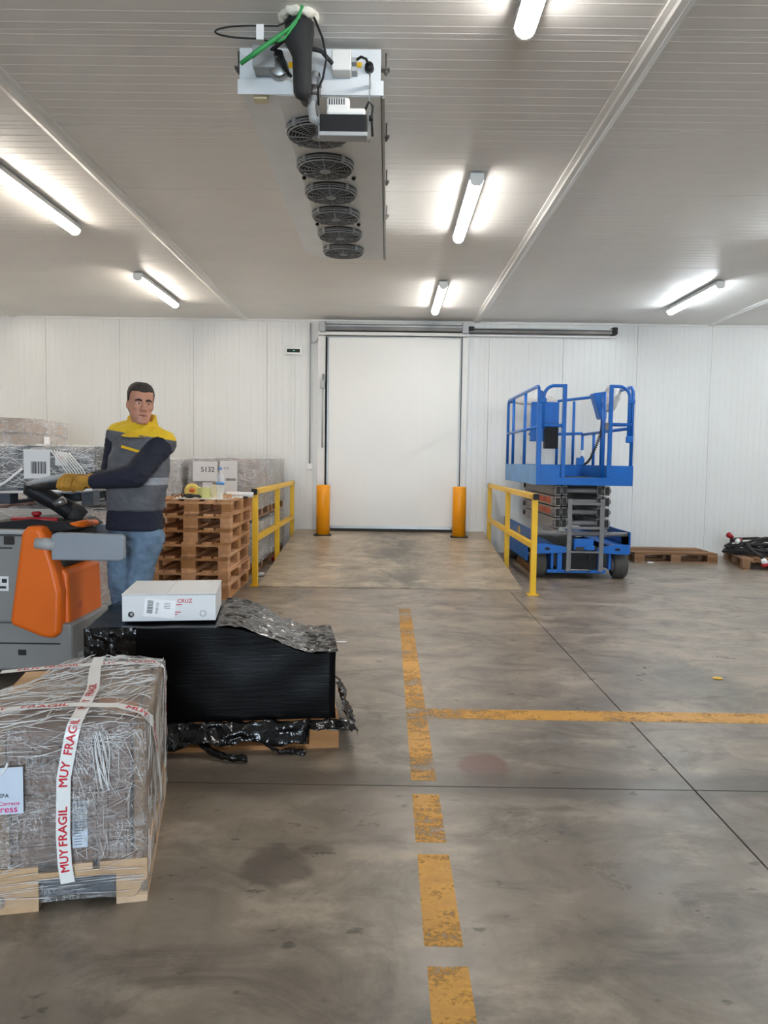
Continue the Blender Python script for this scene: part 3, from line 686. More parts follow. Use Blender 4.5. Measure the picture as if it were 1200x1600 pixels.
B().tube([(-0.222, -0.66, -0.045), (-0.215, -0.662, -0.085), (-0.213, -0.663, -0.092)], [0.05, 0.05, 0.03], 14).build('connector_collar', M['redplug'], t, True, label='red connector collar')
B().tube([(-0.37, -0.16, 0.21), (-0.41, -0.21, 0.20)], [0.034, 0.032], 12).build('connector_body', M['white'], t, True)
B().tube([(-0.28, 0.25, 0.22), (-0.35, 0.20, 0.26)], [0.034, 0.040], 12).build('connector_collar', M['redplug'], t, True, label='red connector collar')
B().tube([(-0.3, -0.1, 0.22), (-0.37, -0.16, 0.21)], [0.018, 0.030], 12).build('connector_collar', M['redplug'], t, True, label='red connector collar')
tag(B().tube([(5.75, 10.32, 0.012), (5.6, 10.25, 0.012), (5.46, 10.28, 0.012), (5.38, 10.36, 0.012)], 0.012, 6).build('loose_lead', M['rubber'], None, True), 'loose black lead on the floor in front of the cable pallet', 'cable')

# ---------------------------------------------------------------- safety rails and bollards
def railing(label, pts, x, cap):
    base = (x, pts[0][1], 0); t = thing('safety_railing', label, 'railing', base)
    (y0, y1, y2) = [p[1] for p in pts]
    for y in (y0, y1, y2):
        z = 0.0
        B().box(x-0.03, x+0.03, y-0.03, y+0.03, z, 1.085).build('post', M['yellow'], t, bevel=0.004, rel=base)
        B().box(x-0.06, x+0.06, y-0.06, y+0.06, 0, 0.008).build('foot_plate', M['yellow'], t, rel=base)
    B().box(x-0.03, x+0.03, y0-0.06, y2+0.05, 1.03, 1.09).build('top_rail', M['yellow'], t, bevel=0.004, rel=base)
    for a, b_ in ((y0, y1), (y1, y2)):
        B().box(x-0.028, x+0.028, a+0.03, b_-0.03, 0.50, 0.56).build('middle_rail', M['yellow'], t, bevel=0.004, rel=base)
    for y in (y0-0.066, y2+0.05):
        B().box(x-0.031, x+0.031, y-0.004, y+0.01, 1.028, 1.092).build('end_cap', M['black'], t, rel=base, label='black plastic end cap')
    return t
railing('yellow steel safety railing on the left side of the ramp', [(0, 8.58), (0, 10.3), (0, 11.9)], -1.475, 0)
railing('yellow steel safety railing on the right side, before the blue lift', [(0, 8.25), (0, 10.1), (0, 11.9)], 1.585, 0)
for x, lab in ((-0.97, 'orange yellow bollard at the left of the cold room door'), (1.09, 'orange yellow bollard at the right of the cold room door')):
    t = thing('bollard', lab, 'bollard', (x, 11.62, 0.288), 0, 'door bollards')
    B().lathe([(0.102, 0.0), (0.102, 0.745), (0.095, 0.755), (0.02, 0.757)], 28).build('bollard_tube', M['bollard'], t, True)
    B().box(-0.13, 0.13, -0.125, 0.125, -0.012, 0.008).build('bollard_plate', M['rubber'], t)

# ---------------------------------------------------------------- scissor lift
LX, LY = 2.40, 9.42
t = LIFT = thing('scissor_lift', 'blue scissor lift platform parked against the white wall', 'scissor lift', (LX, LY, 0))
w = 0.585; LN = 2.42
def part(name, b, mat, **k): return b.build(name, mat, t, **k)
# chassis
part('chassis', B().box(-0.36, 0.36, 0.10, LN-0.05, 0.14, 0.36), M['steeld'], bevel=0.01)
for s in (-1, 1):
    x = s*w
    part('side_skirt', B().prism([(0.46, 0.16), (LN-0.5, 0.16), (LN-0.5, 0.30), (LN-0.02, 0.42), (LN-0.02, 0.60), (0.0, 0.585), (0.0, 0.42), (0.46, 0.40)], x-0.012, x+0.012, 'x'), M['blue'], bevel=0.004)
    part('deck_flange', B().box(min(x, x-s*0.26), max(x, x-s*0.26), 0.03, LN-0.05, 0.40, 0.42), M['blue'])
    part('front_post', B().box(min(x-s*0.215, x-s*0.245), max(x-s*0.215, x-s*0.245), 0.02, 0.3, 0.12, 0.42), M['blue'], bevel=0.004)
    part('end_plate', B().box(min(x, x-s*0.17), max(x, x-s*0.17), 0.0, 0.02, 0.42, 0.435).box(min(x, x-s*0.012), max(x, x-s*0.012), 0.0, 0.3, 0.42, 0.59), M['blue'])
    b = B().prism([(s*0.16, 0.33), (s*0.56, 0.31), (s*0.585, 0.33), (s*0.585, 0.43), (s*0.40, 0.43), (s*0.20, 0.40)], -0.035, -0.01); part('front_fender', b, M['blue'], bevel=0.004)
    part('tie_slot', B().ell((s*0.43, -0.036, 0.375), (0.035, 0.004, 0.018), 16, 6), M['rubber'], smooth=True)
    for y, nm in ((0.16, 'front'), (2.02, 'rear')):
        wh = B().tube([(s*0.585, y, 0.165), (s*0.565, y, 0.165), (s*0.44, y, 0.165), (s*0.42, y, 0.165)], [0.148, 0.165, 0.165, 0.148], 30).build('wheel', M['tyre'], t, True)
        B().tube([(s*0.588, y, 0.165), (s*0.41, y, 0.165)], 0.085, 20).build('wheel_hub', M['steelg'], wh, True)
part('front_panel', B().box(-0.22, 0.20, 0.02, 0.05, 0.10, 0.36), M['black'])
part('front_bumper', B().box(-0.42, 0.30, -0.01, 0.03, 0.075, 0.115), M['blue'], bevel=0.004)
part('step_bar', B().tube([(-0.20, -0.02, 0.10), (-0.16, -0.05, 0.12), (0.06, -0.05, 0.12), (0.10, -0.02, 0.10)], 0.012, 8), M['alu'], smooth=True)
part('front_upright', B().box(-0.30, -0.24, -0.02, 0.02, 0.09, 0.40), M['blue'], bevel=0.004)
part('front_upright', B().box(0.20, 0.26, -0.02, 0.02, 0.09, 0.40), M['blue'], bevel=0.004)
part('valve_block', B().box(-0.10, 0.14, -0.02, 0.06, 0.36, 0.50), M['blue'], bevel=0.008)
part('valve_block', B().box(-0.08, 0.02, -0.03, 0.0, 0.345, 0.40), M['steeld'], bevel=0.006)
part('valve_block', B().box(0.04, 0.15, -0.035, 0.0, 0.36, 0.42), M['blue'], bevel=0.006)
part('hose', B().tube([(0.10, -0.03, 0.36), (0.08, -0.045, 0.28), (0.09, -0.04, 0.2)], 0.010, 8), M['rubber'], smooth=True)
part('base_shaft', B().tube([(-0.575, 0.06, 0.555), (0.575, 0.06, 0.555)], 0.028, 14), M['steelg'], smooth=True)
part('warning_label', B().box(-w-0.014, -w-0.012, 0.95, 1.1, 0.47, 0.56), M['yellow'], label='small yellow label')
# scissor stack : four layers of arms
zs = [0.625 + 0.134*k for k in range(4)]
for k, z in enumerate(zs):
    for s in (-1, 1):
        xo = s*0.30
        part('outer_arm', B().box(xo-0.033, xo+0.033, 0.04, LN-0.25, z, z+0.118), M['armside'], bevel=0.004)
        xi = s*0.215
        part('inner_arm', B().box(xi-0.03, xi+0.03, 0.06, LN-0.3, z+0.004, z+0.122), M['steelg'], bevel=0.004)
        part('arm_end', B().box(xo-0.026, xo+0.026, 0.036, 0.042, z+0.012, z+0.106), M['rubber'])
        part('arm_end', B().box(xi-0.023, xi+0.023, 0.056, 0.062, z+0.014, z+0.108), M['rubber'])
        part('pin_boss', B().tube([(xo+s*0.03, 0.10, z+0.06), (xo+s*0.05, 0.10, z+0.06), (xo+s*0.062, 0.10, z+0.06)], [0.036, 0.036, 0.022], 14), M['steelg'], smooth=True)
        part('pin_boss', B().tube([(xo+s*0.02, LN-0.3, z+0.06), (xo+s*0.055, LN-0.3, z+0.06)], 0.034, 12), M['steeld'], smooth=True)
    part('cross_tube', B().tube([(-0.31, 0.10, z+0.06), (0.31, 0.10, z+0.06)], 0.03, 12), M['steelg'], smooth=True)
    if k in (1, 2):
        o = part('arm_sticker', B().box(-0.3345, -0.3335, 0.30, 1.05, z+0.02, z+0.1), M['orange_st'], label='orange printed sticker')
        b = B(); text(b, 'AVISO', 0.07, lambda a, c: (-0.3352, 0.68 - a, z+0.06 + c)); b.build('sticker_print', M['ink_brown'], o)
part('hydraulic_cylinder', B().tube([(0.05, 0.3, 0.68), (0.05, 1.9, 1.05)], 0.05, 14), M['steeld'], smooth=True)
part('lower_arm', B().bar((-0.30, 0.08, 0.56), (-0.30, 2.0, 0.66), 0.06, 0.09), M['armside'], bevel=0.004)
part('lower_arm', B().bar((0.30, 0.08, 0.56), (0.30, 2.0, 0.66), 0.06, 0.09), M['armside'], bevel=0.004)
# ladder
for x in (-0.17, 0.225):
    part('ladder_rail', B().box(x-0.028, x+0.028, -0.055, -0.04, 0.10, 0.99), M['steelg'], bevel=0.004)
for z in (0.635, 0.93):
    part('ladder_rung', B().box(-0.15, 0.21, -0.075, -0.035, z-0.014, z+0.018), M['steelg'], bevel=0.006)
part('ladder_rung', B().box(-0.16, 0.215, -0.07, -0.035, 0.33, 0.35), M['steelg'], bevel=0.004)
# platform
P0, P1 = 0.0, LN
part('deck', B().box(-w, w, P0, P1, 1.17, 1.225), M['steeld'])
part('deck_edge', B().box(-w-0.004, w+0.004, P0-0.012, P0+0.01, 1.155, 1.25), M['blue'], bevel=0.003)
part('toe_board', B().box(-w-0.008, -w+0.006, P0-0.012, P1, 1.155, 1.40), M['bluelt'], bevel=0.003, label='scuffed light blue toe board')
part('toe_board', B().box(w-0.006, w+0.008, P0-0.012, P1, 1.155, 1.40), M['blue'], bevel=0.003)
part('toe_board', B().box(-w, -0.30, P0-0.012, P0+0.004, 1.245, 1.40), M['blue'], bevel=0.003)
part('toe_board', B().box(0.27, w, P0-0.012, P0+0.004, 1.245, 1.40), M['blue'], bevel=0.003)
part('toe_board', B().box(-w, w, P1-0.01, P1, 1.155, 1.40), M['blue'], bevel=0.003)
T = 2.36; rr = 0.021
def rail_tube(name, pts, mat=M['blue'], r=rr): return part(name, B().tube(pts, r, 10), mat, smooth=True)
for s in (-1, 1):
    x = s*(w-0.015)
    top = [(x, P0+0.02, 1.40), (x, P0+0.02, T-0.10)] + arc((x, P0+0.12, T-0.10), 0.10, 180, 90, 6, ((0, 1, 0), (0, 0, 1)))[1:] + ([(x, 1.35, T)] if s > 0 else [(x, P1-0.12, T)] + arc((x, P1-0.12, T-0.1), 0.10, 90, 0, 6, ((0, 1, 0), (0, 0, 1)))[1:] + [(x, P1-0.02, 1.40)])
    rail_tube('side_rail', top)
    rail_tube('middle_rail', [(x, P0+0.02, 1.86), (x, P1-0.02, 1.86)])
    for y in ((0.95, 1.9) if s < 0 else (1.35, 1.75, P1-0.02)):
        rail_tube('post', [(x, y, 1.40), (x, y, T if (s < 0 or y < 1.4) else 1.86)])
# front gate hoops
lx0, lx1 = -w+0.07, -0.265
hoop = [(lx0, 0.0, 1.84), (lx0, 0.0, T-0.13)] + arc((lx0+0.13, 0.0, T-0.13), 0.13, 180, 90, 7, ((1, 0, 0), (0, 0, 1)))[1:] + [(lx1, 0.0, T)]
rail_tube('gate_hoop', hoop)
part('gate_post', B().box(lx1-0.022, lx1+0.026, -0.022, 0.022, 1.25, T+0.02), M['blue'], bevel=0.006)
part('corner_post', B().box(-w-0.004, -w+0.055, -0.014, 0.03, 1.25, 2.30), M['blue'], bevel=0.008)
rail_tube('gate_middle_rail', [(lx0, 0, 1.88), (lx1, 0, 1.88)])
rx0, rx1 = 0.30, w-0.06
hoop = [(rx0, 0.0, T), (rx1-0.13, 0.0, T)] + arc((rx1-0.13, 0.0, T-0.13), 0.13, 90, 0, 7, ((1, 0, 0), (0, 0, 1)))[1:] + [(rx1, 0.0, 1.75)]
rail_tube('gate_hoop', hoop)
part('gate_post', B().box(rx0-0.024, rx0+0.024, -0.022, 0.022, 1.25, T+0.02), M['blue'], bevel=0.006)
rail_tube('gate_post', [(0.235, 0.05, 1.25), (0.235, 0.05, 2.30)])
rail_tube('gate_middle_rail', [(rx0, 0, 1.90), (w-0.02, 0, 1.90)])
part('hinge_plate', B().box(rx1-0.03, rx1+0.05, -0.03, 0.02, 1.68, 1.76), M['blue'], bevel=0.01)
part('hinge_plate', B().box(rx1-0.02, rx1+0.06, -0.03, 0.02, 2.15, 2.21), M['blue'], bevel=0.01)
part('hinge_plate', B().box(lx0-0.05, lx0+0.03, -0.03, 0.02, 2.15, 2.21), M['blue'], bevel=0.01)
part('latch', B().box(0.24, 0.275, -0.02, 0.02, 1.83, 1.92), M['steelg'], bevel=0.006)
# rear rails, folded
rail_tube('rear_rail', [(-w+0.02, P1-0.02, T-0.02), (0.05, P1-0.02, T-0.02)])
rail_tube('rear_rail', [(0.05, P1-0.02, T-0.02), (0.05, P1-0.02, 1.86), (-0.25, P1-0.02, 1.86)])
rail_tube('rear_rail', [(0.18, P1-0.02, 1.40), (0.18, P1-0.02, T-0.02)])
rail_tube('rear_rail', [(0.10, P1-0.05, 2.33), (0.18, P1-0.1, 2.36), (w-0.02, 1.35, T)])
rail_tube('rear_rail', [(0.18, P1-0.02, 1.86), (w-0.02, P1-0.02, 1.88)])
rail_tube('rear_rail', [(0.42, P1-0.05, 1.40), (0.42, P1-0.05, 2.36)])
cb = part('control_box', B().prism([(0.33, 2.36), (0.52, 2.39), (0.52, 2.02), (0.44, 2.02)], 0.95, 1.15), M['blue'], bevel=0.01)
b = B(); hel = []
for k in range(150):
    a = k*0.75; u = k/149
    hel.append((0.50 - 0.04*u + 0.020*cos(a) - 0.10*u*u, 1.05 + 0.020*sin(a), 2.0 - 0.46*u))
part('coiled_cord', B().tube(hel, 0.006, 5).tube([hel[-1], (0.35, 1.05, 1.50), (0.31, 1.05, 1.44), (0.25, 1.05, 1.40)], 0.016, 8), M['black'], smooth=True)
part('socket_box', B().box(0.16, 0.26, 1.02, 1.10, 1.40, 1.50), M['blue'], bevel=0.008)
part('socket_box', B().box(0.20, 0.25, 1.0, 1.02, 1.52, 1.60), M['white'], bevel=0.006)
part('equipment_panel', B().box(-0.43, -0.05, 1.25, 1.35, 1.72, 2.26), M['blue'], bevel=0.006)
part('document_box', B().box(-0.26, -0.08, 1.13, 1.25, 1.62, 1.96), M['black'], bevel=0.006)
def bag(pts, r, seed):
    b = B().tube(pts, r, 14)
    b.v = [tuple(Vector(p) + Vector(noise.noise_vector(Vector(p)*16 + Vector((seed, 0, 0))))*0.03) for p in b.v]
    return b
def dense(pts, n=6):
    out = []
    for i in range(len(pts)-1):
        for k in range(n): out.append(tuple(Vector(pts[i]).lerp(Vector(pts[i+1]), k/n)))
    return out + [pts[-1]]
pp = dense([(-0.50, 2.38, 2.36), (-0.2, 2.38, 2.35), (0.05, 2.38, 2.36), (0.16, 2.36, 2.28)])
part('plastic_wrapping', bag(pp, [0.05]*12 + [0.07]*(len(pp)-12), 1), M['bag'], smooth=True, label='crumpled clear plastic around the rear rail')
pp = dense([(0.42, 0.5, 2.10), (0.44, 0.5, 2.2), (0.46, 0.5, 2.32), (0.42, 0.5, 2.4)])
part('plastic_wrapping', bag(pp, [0.05 + 0.05*sin(pi*i/(len(pp)-1)) for i in range(len(pp))], 5), M['bag'], smooth=True, label='crumpled clear plastic around the control box')
tag(B().box(1.86, 2.02, 9.75, 10.9, 0.0, 0.10).build('timber_chock', M['wood_old'], None, bevel=0.006), 'dark timber beam on the floor beneath the scissor lift', 'timber')

# ---------------------------------------------------------------- wrapped goods
def shell(b, x0, x1, y0, y1, z0, top, res=0.05, amp=0.01, sc=8.0, seed=0.0, rnd_=0.02, flare=None):
    """wrapped skin: four sides and a top, wrinkled by noise"""
    per = []
    nx = max(2, int((x1-x0)/res)); ny = max(2, int((y1-y0)/res))
    per += [(x0 + (x1-x0)*i/nx, y0) for i in range(nx)] + [(x1, y0 + (y1-y0)*i/ny) for i in range(ny)]
    per += [(x1 - (x1-x0)*i/nx, y1) for i in range(nx)] + [(x0, y1 - (y1-y0)*i/ny) for i in range(ny)]
    zt = top if callable(top) else (lambda a, c: top)
    nz = max(2, int((zt((x0+x1)/2, (y0+y1)/2) - z0)/res))
    def dis(p, k=1.0):
        v = Vector(p); return tuple(v + Vector(noise.noise_vector(v*sc + Vector((seed, seed*1.7, 0))))*amp*k + Vector(noise.noise_vector(v*sc*0.3 + Vector((0, seed, 3))))*amp*1.2*k)
    rows = []
    for j in range(nz+1):
        r = []
        for (a, c) in per:
            z = z0 + (zt(a, c) - z0)*j/nz
            p = (a, c, z)
            if flare:
                k = flare(z); cx, cy = (x0+x1)/2, (y0+y1)/2; p = (cx + (a-cx)*(1+k), cy + (c-cy)*(1+k), z)
            r.append(dis(p))
        rows.append(r)
    b.loft(rows, False)
    o = len(b.v)
    for j in range(ny+1):
        for i in range(nx+1):
            a = x0 + (x1-x0)*i/nx; c = y0 + (y1-y0)*j/ny
            b.v.append(dis((a, c, zt(a, c))))
    for j in range(ny):
        for i in range(nx):
            q = o + j*(nx+1) + i; b.f.append([q, q+1, q+nx+2, q+nx+1])
    return b

def cartons(parent, x0, x1, y0, y1, z0, z1, nx, ny, nz, mat, gap=0.016, jit=0.006, seed=1):
    r = random.Random(seed); me = {}
    dx, dy, dz = (x1-x0)/nx, (y1-y0)/ny, (z1-z0)/nz
    b = B().box(-dx/2+gap/2, dx/2-gap/2, -dy/2+gap/2, dy/2-gap/2, 0, dz-gap*0.6)
    mm = b.mesh('carton', mat)
    for k in range(nz):
        for j in range(ny):
            for i in range(nx):
                if 0 < j < ny-1 and 0 < i < nx-1: continue
                link('carton', mm, parent, (x0+dx*(i+0.5) + r.uniform(-jit, jit), y0+dy*(j+0.5) + r.uniform(-jit, jit), z0+dz*k), r.uniform(-0.6, 0.6))

def label_sheet(parent, x0, x1, z0, z1, y, mat, lines=(), bars=None, name='paper_label', label='white printed paper label'):
    o = B().box(x0, x1, y-0.002, y, z0, z1).build(name, mat, parent, label=label)
    for body, size, cx, cz, im in lines:
        b = B(); text(b, body, size, lambda a, c: (cx+a, y-0.0032, cz+c), 0.01); b.build('print', im, o)
    if bars:
        b = B(); r = random.Random(3); bx0, bx1, bz0, bz1 = bars; xx = bx0
        while xx < bx1:
            ww = r.choice((0.004, 0.006, 0.009)); b.box(xx, min(xx+ww, bx1), y-0.0032, y-0.0022, bz0, bz1); xx += ww + r.choice((0.004, 0.006))
        q = b.build('barcode', M['ink'], o); q['kind'] = 'stuff'
    return o

def crease_glints(b, n, seed, place, length=(0.05, 0.2), rad=(0.0006, 0.0014), bend=0.25, ang=None):
    length = (length[0]*0.6, length[1]*0.75); rad = (rad[0]*0.55, rad[1]*0.62); bend *= 0.3; n = int(n*1.15)
    """thin folds on a film face, coloured white for the sparkle of light on them; place(u, v) maps the face to 3D, u and v in metres"""
    r = random.Random(seed)
    U, V, fn = place
    for _ in range(n):
        u, v = r.uniform(*U), r.uniform(*V); a = ang(u, v, r) if ang else r.uniform(0, pi); ln = r.uniform(*length); k = r.uniform(-bend, bend)
        pts = []
        for i in range(5):
            f = i/4 - 0.5; aa = a + k*f
            x = min(max(u + cos(aa)*ln*f, U[0]), U[1]); y = min(max(v + sin(aa)*ln*f, V[0]), V[1])
            pts.append(fn(x, y))
        if (Vector(pts[0]) - Vector(pts[4])).length < 0.01: continue
        w = r.uniform(*rad)
        if all((Vector(pts[i]) - Vector(pts[i+1])).length > 1e-4 for i in range(4)): b.tube(pts, [w*0.3, w, w*1.2, w, w*0.3], 4)
    return b

def load(name, label, cat, loc, rz, wd, dp, ptile, z_load, ztop, nx, ny, nz, cmat, fm, seed, group='wrapped pallet loads', film_amp=0.012, palmat=None, film_z0=None, gap=0.016):
    t = thing(name, label, cat, loc, rz, group)
    pallet_parts(t, palmat or M['wood_old'], cy=dp/2)
    cartons(t, -wd/2+0.015, wd/2-0.015, 0.015, dp-0.015, z_load, ztop-0.02, nx, ny, nz, cmat, gap=gap, seed=seed)
    b = shell(B(), -wd/2-0.004, wd/2+0.004, -0.004, dp+0.004, z_load-0.03 if film_z0 is None else film_z0, ztop, 0.045, film_amp, 11, seed)
    b.build('stretch_film', fm, t, True)
    b = B(); z1 = ztop
    crease_glints(b, 90, seed, ((-wd/2, wd/2), (z_load, ztop-0.01), lambda u, v: (u, -0.022, v)), (0.08, 0.4), (0.002, 0.0045), 0.4, lambda u, v, r: r.gauss(0, 0.35))
    crease_glints(b, 50, seed+50, ((0, dp), (z_load, ztop-0.01), lambda u, v: (wd/2+0.02, u, v)), (0.1, 0.4), (0.002, 0.004), 0.3, lambda u, v, r: r.gauss(0, 0.3))
    crease_glints(b, 40, seed+90, ((-wd/2, wd/2), (-0.01, 0.3), lambda u, v: (u, v, ztop + 0.006 + 0.02*abs(noise.noise(Vector((u*14, v*14, seed)))))), (0.08, 0.3), (0.003, 0.007), 0.6)
    b.build('film_crease_glint', M['crease'], t, True)['kind'] = 'stuff'
    return t

G1 = 'wrapped pallet loads behind the left railing'
load('wrapped_load', 'lower wrapped pallet behind the left railing, nearer one, pallet on top of it', 'pallet load', (-2.02, 9.35, 0), 0, 0.82, 1.2, None, 0.144, 0.64, 1, 2, 2, M['card_grey'], M['film_far'], 1, G1)
t = load('wrapped_load', 'upper wrapped carton load with number sheets above the pallet stack', 'pallet load', (-2.02, 9.35, 0.684), 0, 0.82, 1.2, None, 0.144, 0.735, 1, 2, 1, M['card_mauve'], M['film_far'], 2, G1)
label_sheet(t, -0.34, -0.04, 0.46, 0.70, -0.03, M['paper'], [('5132', 0.085, -0.16, 0.60, M['ink'])])
label_sheet(t, -0.01, 0.20, 0.32, 0.71, -0.032, M['paper'], [('5132', 0.035, 0.07, 0.62, M['ink_grey'])], (0.06, 0.18, 0.47, 0.50))
label_sheet(t, -0.22, -0.10, 0.30, 0.45, -0.036, M['paper'])
load('wrapped_load', 'lower wrapped pallet in the corner by the wall behind the left railing', 'pallet load', (-2.02, 10.72, 0), 0, 0.82, 1.2, None, 0.144, 0.64, 1, 2, 2, M['card_grey'], M['film_far'], 3, G1)
load('wrapped_load', 'upper wrapped pallet in the corner by the wall behind the left railing', 'pallet load', (-2.02, 10.72, 0.684), 0, 0.82, 1.2, None, 0.144, 0.735, 1, 2, 1, M['card_grey'], M['film_far'], 4, G1)
load('wrapped_load', 'whitish wrapped load directly right of the worker, beside the numbered cartons', 'pallet load', (-2.90, 9.3, 0), 0, 0.8, 1.2, None, 0.144, 1.40, 2, 2, 5, M['card_white'], M['film_far'], 5, 'wrapped pallet loads at the left')
load('wrapped_load', 'whitish wrapped load seen left of the worker behind the front stack', 'pallet load', (-3.80, 9.3, 0), 0, 0.8, 1.2, None, 0.144, 1.36, 2, 2, 5, M['card_white'], M['film_far'], 6, 'wrapped pallet loads at the left')
t = load('wrapped_load', 'tallest wrapped stack of flat brown cartons at the far left', 'pallet load', (-4.68, 9.05, 0), 0, 0.84, 1.2, None, 0.144, 1.86, 1, 2, 12, M['card'], M['film_far'], 7, 'wrapped pallet loads at the left', 0.012, M['wood_old'], gap=0.045)
label_sheet(t, -0.12, 0.03, 1.42, 1.60, -0.03, M['paper'])
bb = B().box(0.433, 0.435, 0.46, 0.62, 1.52, 1.66); bb.build('paper_label', M['paper'], t, label='white printed paper label')
t = load('wrapped_load', 'lower front stack of pinkish wrapped cartons on a blue green pallet', 'pallet load', (-2.86, 6.42, 0), 0, 0.82, 1.2, None, 0.144, 0.97, 1, 2, 3, M['card_pink'], M['film_far'], 8, 'wrapped pallet loads at the left', 0.012, M['wood_blue'])
B().box(-0.395, 0.40, -0.022, -0.008, 0.62, 0.985).build('carton_face', M['card_grey'], t, label='grey carton front with dark print')
label_sheet(t, -0.13, 0.0, 0.87, 0.93, -0.05, M['card_grey'], [('TEC 10', 0.05, -0.06, 0.90, M['ink'])], name='carton_print', label='dark print on the grey carton')
t = load('wrapped_load', 'upper front load in creased grey film with a barcode sheet', 'pallet load', (-2.86, 6.42, 1.018), 0, 0.82, 1.2, None, 0.144, 0.485, 2, 2, 1, M['steeld'], M['film_dark'], 9, 'wrapped pallet loads at the left', 0.02, M['wood_grey'])
label_sheet(t, -0.16, 0.06, 0.22, 0.46, -0.04, M['paper'], [], (-0.10, 0.03, 0.26, 0.36))
label_sheet(t, 0.10, 0.2, 0.33, 0.44, -0.036, M['paper'], [('REF', 0.03, 0.15, 0.39, M['red'])])
b = B()
for k in range(7):
    x1 = 0.07 + 0.025*k
    b.tube([(x1, -0.05, 0.46 - 0.004*k), (x1 + 0.12, -0.065, 0.30), (0.30 + 0.018*k, -0.055, 0.16)], 0.006, 5)
b.tube([(-0.17, -0.04, 0.3), (-0.32, -0.045, 0.18), (-0.40, -0.03, 0.14)], 0.012, 5).tube([(-0.4, -0.03, 0.10), (0.0, -0.04, 0.11), (0.4, -0.03, 0.13)], 0.012, 5)
o = b.build('film_strand', M['paper'], t, True); o['kind'] = 'stuff'
load('wrapped_load', 'red brown wrapped carton stack cut by the left frame edge', 'pallet load', (-3.72, 6.42, 0), 0, 0.82, 1.2, None, 0.144, 1.0, 1, 2, 2, M['card_red'], M['film_far'], 10, 'wrapped pallet loads at the left')

# small things on the pallet stack
ZS = 1.0095
tag(B().box(-2.17, -1.60, 7.74, 8.22, ZS, ZS+0.008).build('white_sheet', M['board']), 'thin white sheet lying on top of the pallet stack', 'sheet')
Z2 = ZS + 0.0085
t = thing('water_bottle', 'large clear plastic water bottle with blue label on the pallet stack', 'bottle', (-1.722, 7.92, Z2))
B().lathe([(0.032, 0.0), (0.042, 0.008), (0.043, 0.05), (0.040, 0.06), (0.043, 0.07), (0.043, 0.20), (0.040, 0.225), (0.016, 0.275), (0.014, 0.29), (0.014, 0.30)], 20).build('bottle_body', M['bottle'], t, True)
B().lathe([(0.0438, 0.135), (0.0438, 0.165)], 20).build('bottle_label', M['bottle_blue'], t, True, label='blue label band')
B().lathe([(0.017, 0.292), (0.017, 0.312), (0.015, 0.315)], 14).build('bottle_cap', M['bottle_blue'], t, True, label='pale blue cap')
t = thing('tape_roll', 'pale green roll of tape standing on the pallet stack', 'tape roll', (-1.885, 7.90, Z2))
B().loft([[(r*cos(2*pi*k/28), r*sin(2*pi*k/28), z) for k in range(28)] for r, z in ((0.04, 0.0), (0.066, 0.0), (0.066, 0.105), (0.04, 0.105))], False, True).build('tape_winding', M['tapegreen'], t, False)
B().loft([[(r*cos(2*pi*k/28), r*sin(2*pi*k/28), z) for k in range(28)] for r, z in ((0.036, 0.001), (0.04, 0.001), (0.04, 0.104), (0.036, 0.104))], False, True).build('tape_core', M['card'], t, False)
t = thing('strap_roll', 'yellow strap bundle with an orange patch on the pallet stack', 'strap', (-2.04, 8.02, Z2))
bl = B(); bl.tube(arc((0, 0, 0.066), 0.045, 0, 348, 26, ((1, 0.2, 0), (0, 0, 1))), 0.02, 10, True, (1, 1.7)); bl.tube(arc((0.05, 0.02, 0.055), 0.03, 0, 340, 20, ((1, 0.4, 0), (0, 0, 1))), 0.016, 8, True, (1, 1.7)); bl.build('strap_loops', M['cloth_y'], t, True)
B().ell((0.01, -0.045, 0.07), (0.03, 0.016, 0.02), 12, 8).build('strap_patch', M['cloth_o'], t, True, label='orange patch')
t = thing('work_glove', 'dark crumpled work glove lying before the yellow strap', 'glove', (-2.02, 7.83, Z2))
b = B().ell((0, 0, 0.022), (0.06, 0.04, 0.022), 14, 8)
for k in range(4): b.tube([(0.04, -0.03+0.02*k, 0.02), (0.09, -0.035+0.024*k, 0.022), (0.125, -0.035+0.026*k, 0.013)], [0.012, 0.011, 0.009], 8)
b.tube([(-0.02, -0.03, 0.02), (0.02, -0.055, 0.018), (0.05, -0.065, 0.013)], [0.013, 0.012, 0.009], 8).tube(arc((-0.07, 0.01, 0.03), 0.022, 0, 340, 14, ((0.3, 1, 0), (0, 0, 1))), 0.006, 6, True)
b.build('glove_body', M['rubber'], t, True)
t = thing('safety_glasses', 'safety glasses lying at the left of the white sheet', 'glasses', (-2.125, 7.76, Z2 - 0.0))
for s in (-1, 1):
    B().tube(arc((s*0.032, 0, 0.022), 0.021, 0, 342, 18, ((1, 0, 0), (0, 0, 1))), 0.003, 6, True).build('lens_rim', M['black'], t, True)
    B().tube([(s*0.054, 0, 0.03), (s*0.056, 0.06, 0.026), (s*0.05, 0.12, 0.004)], 0.003, 6).build('temple', M['black'], t, True)
B().tube([(-0.012, 0, 0.025), (0, -0.003, 0.03), (0.012, 0, 0.025)], 0.003, 6).build('bridge', M['black'], t, True)
t = thing('small_box', 'small cream box between the tape roll and the bottle', 'box', (-1.79, 8.06, Z2))
B().box(-0.05, 0.05, -0.04, 0.04, 0, 0.125).build('box_body', M['beige'], t, bevel=0.002); B().box(-0.051, 0.051, -0.041, 0.041, 0.105, 0.127).build('box_lid', M['beige'], t, bevel=0.002)
